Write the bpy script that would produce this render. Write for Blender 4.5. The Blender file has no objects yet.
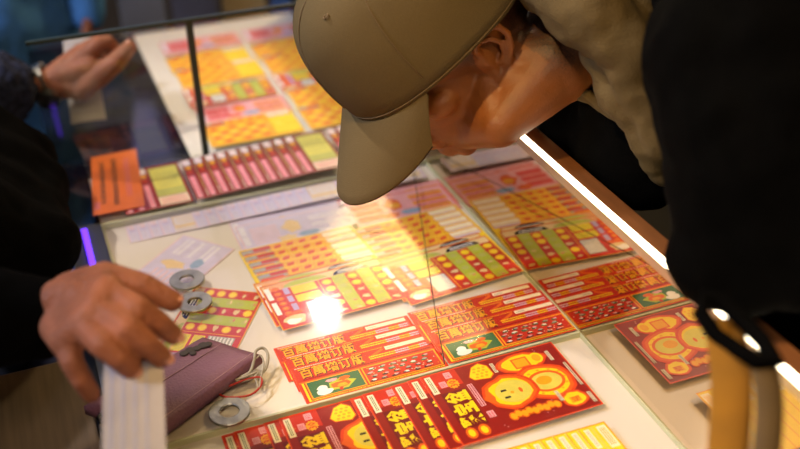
import bpy, bmesh, math, random
from mathutils import Vector, Matrix, noise
random.seed(7)
sc = bpy.context.scene
COL = sc.collection
S = 0.85            # height of the white ticket shelf above the floor
GX = 0.521          # inner face of the mirrored front glass
PI = math.pi

# ---------------------------------------------------------------- camera frame
F = 1020.0
ax = Vector((3108, 685, -F)).normalized()
ay = Vector((-470, 614, -F)); ay = (ay - ax * ax.dot(ay)).normalized()
az = ax.cross(ay)
RM = Matrix((ax, ay, az))            # camera vector -> world vector
CAM = Vector((0, 0, S + 0.72))

def at(px, py, d):
    "point of the place seen at that spot of the photograph, d metres away"
    v = Vector((px - 400, 224.5 - py, -F)).normalized() * d
    return RM @ v + CAM

def cd(x, y, z):
    return (RM @ Vector((x, y, z)))

def plane(px, py, h=0.0):
    v = RM @ Vector((px - 400, 224.5 - py, -F))
    return CAM + v * ((S + h - CAM.z) / v.z)

# ---------------------------------------------------------------- materials
def nodes(name):
    m = bpy.data.materials.new(name); m.use_nodes = True
    nt = m.node_tree
    return m, nt, nt.nodes['Principled BSDF']

def srgb(h):
    if isinstance(h, str):
        h = [int(h[i:i+2], 16) / 255 for i in (0, 2, 4)]
    return tuple(((c / 12.92) if c <= .04045 else ((c + .055) / 1.055) ** 2.4) for c in h) + (1,)

def mat(name, col, rough=.5, metal=0, var=0, vscale=30, bump=0, bscale=200, spec=.5, sss=0, coat=0, stretch=None):
    m, nt, b = nodes(name)
    c = srgb(col)
    b.inputs['Base Color'].default_value = c
    b.inputs['Roughness'].default_value = rough
    b.inputs['Metallic'].default_value = metal
    b.inputs['Specular IOR Level'].default_value = spec
    b.inputs['Coat Weight'].default_value = coat
    tc = nt.nodes.new('ShaderNodeTexCoord')
    src = tc.outputs['Object']
    if stretch:
        mp = nt.nodes.new('ShaderNodeMapping'); mp.inputs['Scale'].default_value = stretch
        nt.links.new(src, mp.inputs['Vector']); src = mp.outputs['Vector']
    if var:
        n = nt.nodes.new('ShaderNodeTexNoise'); n.inputs['Scale'].default_value = vscale
        n.inputs['Detail'].default_value = 4
        nt.links.new(src, n.inputs['Vector'])
        r = nt.nodes.new('ShaderNodeValToRGB')
        r.color_ramp.elements[0].position = .3; r.color_ramp.elements[1].position = .7
        r.color_ramp.elements[0].color = tuple(max(0, x * (1 - var)) for x in c[:3]) + (1,)
        r.color_ramp.elements[1].color = tuple(min(1, x * (1 + var)) for x in c[:3]) + (1,)
        nt.links.new(n.outputs['Fac'], r.inputs['Fac'])
        nt.links.new(r.outputs['Color'], b.inputs['Base Color'])
    if bump:
        n = nt.nodes.new('ShaderNodeTexNoise'); n.inputs['Scale'].default_value = bscale
        n.inputs['Detail'].default_value = 3
        nt.links.new(src, n.inputs['Vector'])
        bp = nt.nodes.new('ShaderNodeBump'); bp.inputs['Strength'].default_value = bump
        bp.inputs['Distance'].default_value = .002
        nt.links.new(n.outputs['Fac'], bp.inputs['Height'])
        nt.links.new(bp.outputs['Normal'], b.inputs['Normal'])
    if sss:
        b.inputs['Subsurface Weight'].default_value = sss
        b.inputs['Subsurface Radius'].default_value = (1, .35, .2)
        b.inputs['Subsurface Scale'].default_value = .006
    return m

def emit(name, col, strength):
    m, nt, b = nodes(name)
    b.inputs['Base Color'].default_value = srgb(col)
    b.inputs['Emission Color'].default_value = srgb(col)
    b.inputs['Emission Strength'].default_value = strength
    return m

def thin_glass(name, tint=(1, 1, 1), ior=1.5, rough=.02, boost=1.0):
    "flat sheet of clear glass: lets light through, Fresnel reflection on top"
    m = bpy.data.materials.new(name); m.use_nodes = True
    nt = m.node_tree; nt.nodes.clear()
    out = nt.nodes.new('ShaderNodeOutputMaterial')
    t = nt.nodes.new('ShaderNodeBsdfTransparent'); t.inputs['Color'].default_value = tint + (1,)
    g = nt.nodes.new('ShaderNodeBsdfGlossy'); g.inputs['Roughness'].default_value = rough
    fr = nt.nodes.new('ShaderNodeFresnel')
    ge = nt.nodes.new('ShaderNodeNewGeometry'); mi = nt.nodes.new('ShaderNodeMix')      # same reflectance from both sides of the sheet
    mi.inputs['A'].default_value = ior; mi.inputs['B'].default_value = 1 / ior
    nt.links.new(ge.outputs['Backfacing'], mi.inputs['Factor']); nt.links.new(mi.outputs['Result'], fr.inputs['IOR'])
    mu = nt.nodes.new('ShaderNodeMath'); mu.operation = 'MULTIPLY'; mu.inputs[1].default_value = boost
    mu.use_clamp = True
    mx = nt.nodes.new('ShaderNodeMixShader')
    nt.links.new(fr.outputs[0], mu.inputs[0]); nt.links.new(mu.outputs[0], mx.inputs[0])
    nt.links.new(t.outputs[0], mx.inputs[1]); nt.links.new(g.outputs[0], mx.inputs[2])
    nt.links.new(mx.outputs[0], out.inputs['Surface'])
    return m

M = {}
def pm(name, col, rough=.42):
    M[name] = mat('print_' + name, col, rough, var=.06, vscale=90)
for n, c in dict(red='c8301e', deepred='8e1b17', maroon='6e1418', orange='e8661c', gold='f0a81c', yellow='f7d41a',
                 lemon='dccf58', cream='f2e6c8', white='f4f0ea', pink='e8a6b0', rose='d85868', lavender='b9a6cf',
                 green='3c6b44', leaf='b4bc34', olive='b8b85c', tan='b89a6a', grey='a8a69e', dark='2e2622', navy='3a4478',
                 blue='8fa8c8', palegold='e6c890', palepink='e6c2cc', palelav='cfc6e2', vermil='dd4418',
                 palewhite='e4e0ec').items():
    pm(n, c)
M['shelf'] = mat('white_laminate', 'dcd4cb', .45, var=.02, vscale=6)
M['case'] = mat('grey_blue_metal', '5a6272', .35, .4)
M['navy'] = mat('dark_navy_top', '0c0f1c', .06, var=.2, vscale=4)
M['black_wood'] = mat('dark_cabinet', '1c1a16', .5)
M['glass'] = thin_glass('clear_glass', (.985, .995, .985), 1.5, .075, 1.1)
M['glass2'] = thin_glass('upright_clear_glass', (.90, .94, .92), 1.5, .02, 1.8)
M['glassedge'] = mat('green_glass_edge', 'c3c6a4', .25)
M['darkedge'] = mat('dark_green_glass_edge', '26352c', .3)
M['mirror'] = mat('bronze_mirror_glass', 'c9b79c', .015, 1)
M['led'] = emit('warm_light_strip', 'fff0d0', 7)
M['purple'] = emit('purple_reflection_glow', '6a34ff', 2.2)  # glow that paints a purple reflection on the side frame
M['copper'] = mat('brown_wood_trim', '754a2a', .4, var=.15, vscale=20, stretch=(8, 1, 8))
M['rail'] = mat('satin_metal_rail', 'c8b89a', .3, .7)
M['skin_vendor'] = mat('skin_tan', '935a40', .62, var=.22, vscale=45, bump=.9, bscale=170, spec=.3, sss=.12)
M['nail'] = mat('fingernail', 'd79a86', .3)
M['black_cloth'] = mat('black_cloth', '050505', .95, var=.25, vscale=40, bump=.5, bscale=500, spec=.03)
M['fuzzy'] = mat('dark_navy_fleece', '24283a', 1, var=.5, vscale=120, bump=1, bscale=300, spec=.1)
M['cap'] = mat('khaki_cotton', '66573a', .9, var=.05, vscale=600, bump=.35, bscale=900, spec=.15)
M['khaki'] = mat('beige_hood_cotton', '5a4c31', .9, var=.12, vscale=25, bump=.5, bscale=400, spec=.15)
M['denim'] = mat('blue_jacket_cloth', '5088cc', .85, var=.15, vscale=20, spec=.1)
M['hair'] = mat('black_hair', '120d0a', .6, var=.3, vscale=300, bump=.8, bscale=900)
M['mauve'] = mat('mauve_leatherette', '7a5068', .5, var=.1, vscale=25, bump=.5, bscale=350)
M['mauve_thread'] = mat('pale_mauve_thread', 'b08a98', .7)
M['emblem'] = mat('worn_dark_patch', '3c3436', .7)
M['black_metal'] = mat('black_metal', '15130f', .3, .6)
M['steel'] = mat('worn_steel', 'a2a29c', .38, 1, var=.2, vscale=60, bump=.2)
M['watch'] = mat('polished_dark_steel', 'b0aca0', .28, 1)
M['cord_red'] = mat('red_cord', 'a8231c', .6)
M['cord_grey'] = mat('grey_cord', 'a39d90', .6, bump=.6, bscale=900)
M['wire'] = mat('dark_wire', '33301f', .5)
M['card'] = mat('orange_card', 'd86a26', .5, var=.08, vscale=30)
M['cardpink'] = mat('pink_print', 'd06a70', .5)
M['sleeve'] = thin_glass('clear_sleeve', (.95, .95, .95), 1.45, .12, .4)
M['paper'] = mat('receipt_paper', 'aaa2a0', .7, var=.04, vscale=40)
M['ink'] = mat('grey_ink', '8a8088', .6)
M['inkblue'] = mat('pale_blue_ink', 'a4a4ba', .6)
M['wood'] = mat('grey_brown_planks', '5a4a3c', .6, var=.25, vscale=12, stretch=(9, .6, 9))
M['floor'] = mat('dark_floor_tile', '1b1917', .35, var=.3, vscale=3)
M['wall'] = mat('dim_wall', '8c857c', .8, var=.1, vscale=3)
M['ceil'] = mat('dim_ceiling', '35322f', .8, var=.1, vscale=3)
M['mustard'] = mat('mustard_webbing', '80580a', .95, var=.12, vscale=30, bump=.4, bscale=500)
M['olive_webbing'] = mat('olive_webbing', '4a3818', .7, var=.12, vscale=30, bump=.4, bscale=500)
M['thread'] = mat('brown_cap_thread', '6e5a3c', .8)

def skin(name, base, stub):
    "skin whose stubble is stored per vertex in the attribute 'stubble'"
    m, nt, b = nodes(name)
    a = nt.nodes.new('ShaderNodeAttribute'); a.attribute_name = 'stubble'
    n = nt.nodes.new('ShaderNodeTexNoise'); n.inputs['Scale'].default_value = 420
    n2 = nt.nodes.new('ShaderNodeTexNoise'); n2.inputs['Scale'].default_value = 28; n2.inputs['Detail'].default_value = 4
    tc = nt.nodes.new('ShaderNodeTexCoord')
    nt.links.new(tc.outputs['Object'], n.inputs['Vector']); nt.links.new(tc.outputs['Object'], n2.inputs['Vector'])
    mu = nt.nodes.new('ShaderNodeMath'); mu.operation = 'MULTIPLY_ADD'; mu.inputs[1].default_value = .9; mu.inputs[2].default_value = .5
    nt.links.new(n.outputs['Fac'], mu.inputs[0])
    mm = nt.nodes.new('ShaderNodeMath'); mm.operation = 'MULTIPLY'; mm.use_clamp = True
    nt.links.new(a.outputs['Fac'], mm.inputs[0]); nt.links.new(mu.outputs[0], mm.inputs[1])
    r = nt.nodes.new('ShaderNodeValToRGB'); c = srgb(base)
    r.color_ramp.elements[0].position = .3; r.color_ramp.elements[1].position = .7
    r.color_ramp.elements[0].color = tuple(x * .82 for x in c[:3]) + (1,)
    r.color_ramp.elements[1].color = tuple(min(1, x * 1.12) for x in c[:3]) + (1,)
    nt.links.new(n2.outputs['Fac'], r.inputs['Fac'])
    mx = nt.nodes.new('ShaderNodeMix'); mx.data_type = 'RGBA'
    nt.links.new(mm.outputs[0], mx.inputs['Factor']); nt.links.new(r.outputs['Color'], mx.inputs['A'])
    mx.inputs['B'].default_value = srgb(stub)
    nt.links.new(mx.outputs['Result'], b.inputs['Base Color'])
    b.inputs['Roughness'].default_value = .5
    b.inputs['Subsurface Weight'].default_value = .12
    b.inputs['Subsurface Radius'].default_value = (1, .35, .2); b.inputs['Subsurface Scale'].default_value = .006
    bp = nt.nodes.new('ShaderNodeBump'); bp.inputs['Strength'].default_value = .35; bp.inputs['Distance'].default_value = .001
    nt.links.new(n.outputs['Fac'], bp.inputs['Height']); nt.links.new(bp.outputs['Normal'], b.inputs['Normal'])
    return m
M['skin'] = skin('skin_warm', '8c5224', '33221a')

# ---------------------------------------------------------------- object helpers
def link(o, parent=None):
    COL.objects.link(o)
    if parent: o.parent = parent
    return o

def tag(o, label, cat, group=None):
    o['label'] = label; o['category'] = cat
    if group: o['group'] = group
    return o

def structure(o):
    o['kind'] = 'structure'; return o

def empty(name, loc=(0, 0, 0), rot=(0, 0, 0)):
    o = bpy.data.objects.new(name, None); o.location = loc; o.rotation_euler = rot
    return link(o)

def obj(name, bm, mats, parent=None, smooth=False):
    me = bpy.data.meshes.new(name)
    bmesh.ops.recalc_face_normals(bm, faces=bm.faces)
    bm.to_mesh(me); bm.free()
    for m in (mats if isinstance(mats, (list, tuple)) else [mats]): me.materials.append(m)
    if smooth:
        for p in me.polygons: p.use_smooth = True
    return link(bpy.data.objects.new(name, me), parent)

def setpar(o, root):
    "root sits at its base; the mesh is written in world coordinates"
    o.parent = root
    o.matrix_parent_inverse = Matrix.Translation(root.location).inverted() if True else Matrix()
    return o

def box(bm, x0, y0, z0, x1, y1, z1, mi=0, bev=0):
    r = bmesh.ops.create_cube(bm, size=1)
    vs = r['verts']
    for v in vs:
        v.co = Vector((x0 + (v.co.x + .5) * (x1 - x0), y0 + (v.co.y + .5) * (y1 - y0), z0 + (v.co.z + .5) * (z1 - z0)))
    fs = set(f for v in vs for f in v.link_faces)
    for f in fs: f.material_index = mi
    if bev:
        es = list(set(e for f in fs for e in f.edges))
        bmesh.ops.bevel(bm, geom=es, offset=bev, segments=2, affect='EDGES', profile=.5)
    return vs

def quad(bm, pts, mi=0):
    f = bm.faces.new([bm.verts.new(p) for p in pts]); f.material_index = mi
    return f

def tube(bm, pts, r, seg=8, closed=False, mi=0):
    pts = [Vector(p) for p in pts]; n = len(pts); rings = []
    up = Vector((0, 0, 1))
    for i, p in enumerate(pts):
        a = pts[(i - 1) % n] if closed or i else p
        b = pts[(i + 1) % n] if closed or i < n - 1 else p
        t = (b - a).normalized()
        s = t.cross(up)
        if s.length < 1e-4: s = t.cross(Vector((1, 0, 0)))
        s.normalize(); u = s.cross(t)
        rr = r[i] if isinstance(r, (list, tuple)) else r
        rings.append([bm.verts.new(p + (s * math.cos(2 * PI * k / seg) + u * math.sin(2 * PI * k / seg)) * rr) for k in range(seg)])
    m = n if closed else n - 1
    for i in range(m):
        A, B = rings[i], rings[(i + 1) % n]
        for k in range(seg):
            f = bm.faces.new((A[k], A[(k + 1) % seg], B[(k + 1) % seg], B[k])); f.material_index = mi; f.smooth = True
    if not closed:
        bm.faces.new(rings[0]).material_index = mi; bm.faces.new(rings[-1][::-1]).material_index = mi

# organic shapes: tapered capsules fused into one skin
def blob_bm(): return bmesh.new()
def sph(bm, c, r, sub=3, rot=None):
    "sphere or ellipsoid; r may be a 3-tuple, rot a 3x3 matrix of its axes"
    g = bmesh.ops.create_icosphere(bm, subdivisions=sub, radius=1)
    R3 = rot if rot else Matrix.Identity(3)
    rr = Vector(r) if isinstance(r, (tuple, list)) else Vector((r, r, r))
    for v in g['verts']:
        v.co = Vector(c) + R3 @ Vector((v.co.x * rr.x, v.co.y * rr.y, v.co.z * rr.z))
def cap(bm, a, ra, b, rb):
    t = bmesh.new()
    for c, r in ((a, ra), (b, rb)):
        g = bmesh.ops.create_icosphere(t, subdivisions=3, radius=r)
        for v in g['verts']: v.co += Vector(c)
    h = bmesh.ops.convex_hull(t, input=t.verts)
    dead = [e for e in h['geom_interior'] if isinstance(e, bmesh.types.BMVert)]
    bmesh.ops.delete(t, geom=dead, context='VERTS')
    me = bpy.data.meshes.new('tmp'); t.to_mesh(me); t.free()
    bm.from_mesh(me); bpy.data.meshes.remove(me)
def chain(bm, pts):
    for (a, ra), (b, rb) in zip(pts[:-1], pts[1:]): cap(bm, a, ra, b, rb)

def fuse(name, bm, m, voxel, smooth=4, parent=None, disp=None):
    me = bpy.data.meshes.new('tmp'); bm.to_mesh(me); bm.free()
    o = bpy.data.objects.new('tmp', me); COL.objects.link(o)
    md = o.modifiers.new('r', 'REMESH'); md.mode = 'VOXEL'; md.voxel_size = voxel
    if smooth:
        s = o.modifiers.new('s', 'SMOOTH'); s.iterations = smooth; s.factor = .5
    dg = bpy.context.evaluated_depsgraph_get()
    nm = bpy.data.meshes.new_from_object(o.evaluated_get(dg))
    bpy.data.objects.remove(o); bpy.data.meshes.remove(me)
    nm.name = name
    if disp:
        amp, sca = disp
        vn = [v.normal.copy() for v in nm.vertices]
        for v, n in zip(nm.vertices, vn):
            p = v.co * sca
            v.co += n * amp * (noise.fractal(p + Vector((0, 0, 3)), 1.0, 2.0, 3))
    nm.materials.clear(); nm.materials.append(m)
    for p in nm.polygons: p.use_smooth = True
    o = bpy.data.objects.new(name, nm); link(o)
    if parent: setpar(o, parent)
    return o

# ---------------------------------------------------------------- lettering
_tc = {}
def glyphs(body, bold=.012):
    k = (body, bold)
    if k not in _tc:
        c = bpy.data.curves.new('t', 'FONT'); c.body = body; c.offset = bold; c.resolution_u = 1
        o = bpy.data.objects.new('t', c); COL.objects.link(o)
        dg = bpy.context.evaluated_depsgraph_get(); dg.update()
        me = bpy.data.meshes.new_from_object(o.evaluated_get(dg))
        vs = [v.co.copy() for v in me.vertices]; fs = [tuple(p.vertices) for p in me.polygons]
        bpy.data.objects.remove(o); bpy.data.curves.remove(c); bpy.data.meshes.remove(me)
        x0 = min(v.x for v in vs); x1 = max(v.x for v in vs); y0 = min(v.y for v in vs); y1 = max(v.y for v in vs)
        _tc[k] = ([((v.x - x0) / (x1 - x0), (v.y - y0) / (y1 - y0)) for v in vs], fs)
    return _tc[k]

class Sheet:
    "a printed paper ticket: a thin sheet with layers of print on its face"
    def __init__(s, w, h, base, rim=None, t=.00022):
        s.w, s.h, s.bm, s.mats = w, h, bmesh.new(), []
        s.lay = 0
        n = 8
        mi = s.mi('white'); mb = s.mi(rim or base)
        for i in range(n):
            x0, x1 = w * i / n, w * (i + 1) / n
            quad(s.bm, [(x0, 0, t), (x1, 0, t), (x1, h, t), (x0, h, t)], mb)
            quad(s.bm, [(x0, 0, 0), (x0, h, 0), (x1, h, 0), (x1, 0, 0)], mi)
            quad(s.bm, [(x0, 0, 0), (x1, 0, 0), (x1, 0, t), (x0, 0, t)], mi)
            quad(s.bm, [(x1, h, 0), (x0, h, 0), (x0, h, t), (x1, h, t)], mi)
        quad(s.bm, [(0, h, 0), (0, 0, 0), (0, 0, t), (0, h, t)], mi)
        quad(s.bm, [(w, 0, 0), (w, h, 0), (w, h, t), (w, 0, t)], mi)
        s.t = t
        if rim: s.rect(.0016, .0016, w - .0016, h - .0016, base)
    def mi(s, n):
        if n not in s.mats: s.mats.append(n)
        return s.mats.index(n)
    def z(s, up=0): return s.t + .000012 * (s.lay + 1)
    def rect(s, x0, y0, x1, y1, m, next=True):
        z = s.z(); quad(s.bm, [(x0, y0, z), (x1, y0, z), (x1, y1, z), (x0, y1, z)], s.mi(m))
        if next: s.lay += 1
    def rects(s, L, m):
        for r in L: s.rect(*r, m, next=False)
        s.lay += 1
    def poly(s, pts, m, next=True):
        z = s.z(); quad(s.bm, [(x, y, z) for x, y in pts], s.mi(m))
        if next: s.lay += 1
    def ell(s, cx, cy, rx, ry, m, n=14, a0=0, a1=2 * PI, next=True, wob=0, seed=0):
        r_ = random.Random(seed)
        pts = []
        for k in range(n):
            a = a0 + (a1 - a0) * k / (n if a1 - a0 > 6.2 else n - 1); q = 1 + wob * r_.uniform(-1, 1)
            pts.append((cx + rx * q * math.cos(a), cy + ry * q * math.sin(a)))
        s.poly(pts, m, next)
    def text(s, body, x0, y0, x1, y1, m, rot=0, bold=.012, next=True):
        vs, fs = glyphs(body, bold); z = s.z(); mi = s.mi(m); out = []
        for u, v in vs:
            if rot == 90: u, v = 1 - v, u          # reads upwards
            elif rot == -90: u, v = v, 1 - u
            out.append(s.bm.verts.new((x0 + u * (x1 - x0), y0 + v * (y1 - y0), z)))
        for f in fs:
            try: ff = s.bm.faces.new([out[i] for i in f]); ff.material_index = mi
            except ValueError: pass
        if next: s.lay += 1
    def fine(s, x0, y0, x1, y1, m, n=3, seed=1, vert=False):
        "lines of print too small to read"
        r_ = random.Random(seed); q = []
        for i in range(n):
            if vert:
                a = x0 + (x1 - x0) * (i + .2) / n; b = x0 + (x1 - x0) * (i + .75) / n; y = y0
                while y < y1:
                    l = r_.uniform(.001, .0025); q.append((a, y, b, min(y + l, y1))); y += l + .0005
            else:
                a = y0 + (y1 - y0) * (i + .2) / n; b = y0 + (y1 - y0) * (i + .75) / n; x = x0
                while x < x1:
                    l = r_.uniform(.001, .0025); q.append((x, a, min(x + l, x1), b)); x += l + .0005
        s.rects(q, m)
    def build(s, name, curl=0.0, sag=0.0):
        if curl:
            for v in s.bm.verts:
                u = v.co.x / s.w
                v.co.z += curl * (2 * u - 1) ** 4
        me = bpy.data.meshes.new(name); s.bm.to_mesh(me); s.bm.free()
        for n in s.mats: me.materials.append(M[n])
        return me

def ingot_ticket():
    s = Sheet(.160, .113, 'deepred', 'vermil')
    W, H = .160, .113
    s.rect(.0016, .086, .040, H - .0016, 'red')
    r_ = random.Random(3)
    for k in range(34):
        s.ell(r_.uniform(.01, .155), r_.uniform(.004, .109), .0007, .0007, 'gold' if k % 2 else 'pink', n=5, next=False)
    s.lay += 1
    s.rect(.0035, .080, .0105, .109, 'cream'); s.fine(.0052, .083, .0088, .107, 'green', 2, 5, True)
    s.rects([(.0150, .087, .0225, .0965), (.0250, .099, .0330, .109)], 'pink')
    s.text('票', .0158, .088, .0217, .0955, 'rose', 90, .0, False); s.text('彩', .0258, .1, .0322, .108, 'rose', 90, .0)
    # orange burst
    pts = []
    for k in range(24):
        a = 2 * PI * k / 24; q = 1 if k % 2 else .8
        pts.append((.0292 + .0072 * q * math.cos(a), .0895 + .0082 * q * math.sin(a)))
    s.poly(pts, 'gold'); s.text('30', .0245, .0845, .0338, .0945, 'vermil', 90, .02)
    # title, reading upwards
    s.rect(.0100, .0200, .0385, .0785, 'maroon')
    s.text('盆', .0115, .0590, .0375, .0770, 'yellow', 90, .042, False)
    s.text('宝', .0115, .0400, .0375, .0575, 'yellow', 90, .042, False)
    s.text('聚', .0115, .0215, .0375, .0385, 'yellow', 90, .042)
    s.ell(.016, .013, .006, .0085, 'orange', next=False); s.ell(.030, .013, .006, .0085, 'orange')
    s.ell(.016, .013, .0035, .0055, 'yellow', next=False); s.ell(.030, .013, .0035, .0055, 'yellow')
    s.rect(.0415, .045, .0475, .082, 'pink', next=True); s.fine(.0418, .046, .0472, .081, 'deepred', 2, 6, True)
    s.rect(.0425, .026, .0500, .036, 'pink'); s.fine(.043, .027, .0495, .035, 'rose', 2, 7, True)
    # gold ingot
    ing = [(.050, .092), (.0535, .086), (.070, .083), (.0755, .088), (.0745, .102), (.067, .109), (.058, .1055), (.054, .099)]
    s.poly([(.0625 + (x - .0625) * 1.09, .0955 + (y - .0955) * 1.1) for x, y in ing], 'orange'); s.poly(ing, 'yellow')
    for i in range(3):
        for j in range(4):
            s.ell(.0575 + i * .0055 + (j % 2) * .002, .0885 + j * .0045, .0019, .0017, 'gold', n=8, next=False)
    s.lay += 1
    s.rect(.0785, .088, .0825, .104, 'cream'); s.fine(.079, .089, .082, .103, 'dark', 2, 8, True)
    # big pot of gold lying on its side, orange outlined
    def bl(cx, cy, rx, ry, sd, ms=('vermil', 'orange', 'yellow')):
        for q, m in zip((1.12, 1.0, .86), ms): s.ell(cx, cy, rx * q, ry * q, m, n=20, wob=.07, seed=sd)
    bl(.112, .093, .027, .0140, 2)
    s.rect(.102, .084, .121, .101, 'orange'); s.rect(.104, .086, .119, .099, 'gold')
    s.ell(.131, .094, .0075, .009, 'yellow'); s.ell(.131, .094, .005, .006, 'gold')
    bl(.122, .055, .030, .0265, 4)
    s.ell(.123, .055, .021, .017, 'orange', n=20); s.ell(.123, .055, .0175, .0135, 'lemon', n=20)
    s.ell(.121, .057, .009, .007, 'gold')
    for k in range(12): s.ell(.122 + .0235 * math.cos(k * .524), .055 + .0190 * math.sin(k * .524), .0020, .0016, 'gold', n=6, next=False)
    s.lay += 1
    bl(.080, .054, .0270, .0245, 5)
    s.ell(.083, .054, .020, .0175, 'lemon', n=18)
    s.rects([(.070, .0455, .0765, .0485), (.070, .0565, .0765, .0595)], 'dark')
    s.ell(.081, .0525, .0022, .0022, 'gold', next=False); s.ell(.091, .053, .002, .004, 'orange')
    s.poly([(.048, .052), (.058, .041), (.061, .052), (.058, .065)], 'orange')
    for k in range(9):
        s.ell(.066 + k * .0062, .0185 + (k % 2) * .002, .0052, .0064, 'orange', n=10, next=False)
    s.lay += 1
    for k in range(9):
        s.ell(.066 + k * .0062, .0185 + (k % 2) * .002, .0036, .0046, 'gold', n=10, next=False)
    s.lay += 1
    bl(.137, .019, .0135, .0115, 9)
    s.rect(.131, .013, .143, .022, 'gold'); s.text('福', .133, .0135, .142, .0215, 'red', 90, .0)
    for x, y in ((.144, .083), (.1215, .020), (.1525, .006)):
        s.rect(x, y, x + .004, y + .017, 'cream'); s.fine(x + .0005, y, x + .0035, y + .017, 'dark', 2, 11, True)
    s.rect(.1535, .035, .1565, .075, 'cream'); s.fine(.1538, .035, .1563, .075, 'dark', 1, 12, True)
    return s.build('ingot_ticket', .0)

def garden_ticket():
    W, H = .163, .063
    s = Sheet(W, H, 'red', 'vermil')
    s.rect(.002, .0335, W - .002, .0365, 'orange')
    s.fine(.004, H - .0035, .06, H - .0015, 'cream', 1, 2)
    for i, ch in enumerate('百萬增订版'):
        x = .008 + i * .0150
        s.text(ch, x - .0004, H - .0222, x + .0138, H - .0054, 'dark', 0, .03, False)
    s.lay += 1
    for i, ch in enumerate('百萬增订版'):
        x = .008 + i * .0150
        s.text(ch, x - .0010, H - .0212, x + .0128, H - .0044, 'gold', 0, .022, False)
    s.lay += 1
    s.rect(.109, H - .0090, .158, H - .0028, 'cream'); s.fine(.111, H - .0075, .122, H - .0045, 'grey', 1, 4)
    s.poly([(.085, H - .0145), (.105, H - .004), (.107, H - .007), (.088, H - .018)], 'orange')
    s.fine(.087, H - .0195, .118, H - .0125, 'yellow', 2, 5); s.fine(.118, H - .0195, .134, H - .0125, 'palelav', 2, 6)
    s.fine(.134, H - .0195, .147, H - .0125, 'yellow', 2, 7); s.fine(.147, H - .0195, .158, H - .0125, 'palelav', 2, 8)
    s.rects([(.004, .0035, .0065, .034)], 'yellow')
    s.fine(.070, H - .0040, .107, H - .0018, 'gold', 1, 21); s.fine(.008, H - .0248, .157, H - .0228, 'maroon', 1, 22)
    # green panel
    s.rect(.0080, .0055, .0700, .0345, 'gold'); s.rect(.0095, .0068, .0685, .0332, 'green')
    s.poly([(.03, .012), (.05, .01), (.062, .02), (.045, .028), (.032, .024)], 'leaf')
    s.ell(.0240, .0125, .0090, .0052, 'white', wob=.12, seed=2); s.ell(.0230, .0190, .0060, .0045, 'white', wob=.1, seed=3)
    s.ell(.0460, .0180, .0110, .0060, 'orange', wob=.3, seed=4); s.ell(.0500, .0260, .0065, .0030, 'orange', wob=.3, seed=5)
    s.ell(.0360, .0280, .0060, .0026, 'pink', wob=.3, seed=6); s.ell(.0450, .0165, .0060, .0032, 'gold', wob=.2, seed=7)
    s.rect(.0400, .0085, .0440, .0130, 'red')
    # red panel with a grid of small prize pictures
    s.rect(.0720, .0055, .1590, .0345, 'gold'); s.rect(.0735, .0068, .1575, .0332, 'red')
    r_ = random.Random(9)
    for j in range(4):
        for i in range(6):
            x = .078 + i * .0128 + (j % 2) * .004; y = .0095 + j * .0062
            s.ell(x, y, .0042, .0018, 'dark' if j < 2 else 'green', n=8, wob=.35, seed=i + 9 * j, next=False)
    s.lay += 1
    for j in range(4):
        for i in range(6):
            x = .079 + i * .0128 + (j % 2) * .004; y = .0108 + j * .0062
            s.ell(x, y, .0030, .0013, ('white', 'grey', 'pink')[(i + j) % 3], n=7, wob=.4, seed=i * 3 + j, next=False)
    s.lay += 1
    for k in range(90):
        s.ell(r_.uniform(.076, .155), r_.uniform(.0085, .0315), .0009, .0006, ('vermil', 'cream', 'maroon', 'gold')[k % 4], n=5, next=False)
    s.lay += 1
    s.rect(.004, .0022, .159, .0040, 'yellow'); s.fine(.006, .0024, .157, .0038, 'dark', 1, 13)
    return s.build('garden_ticket')

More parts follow.
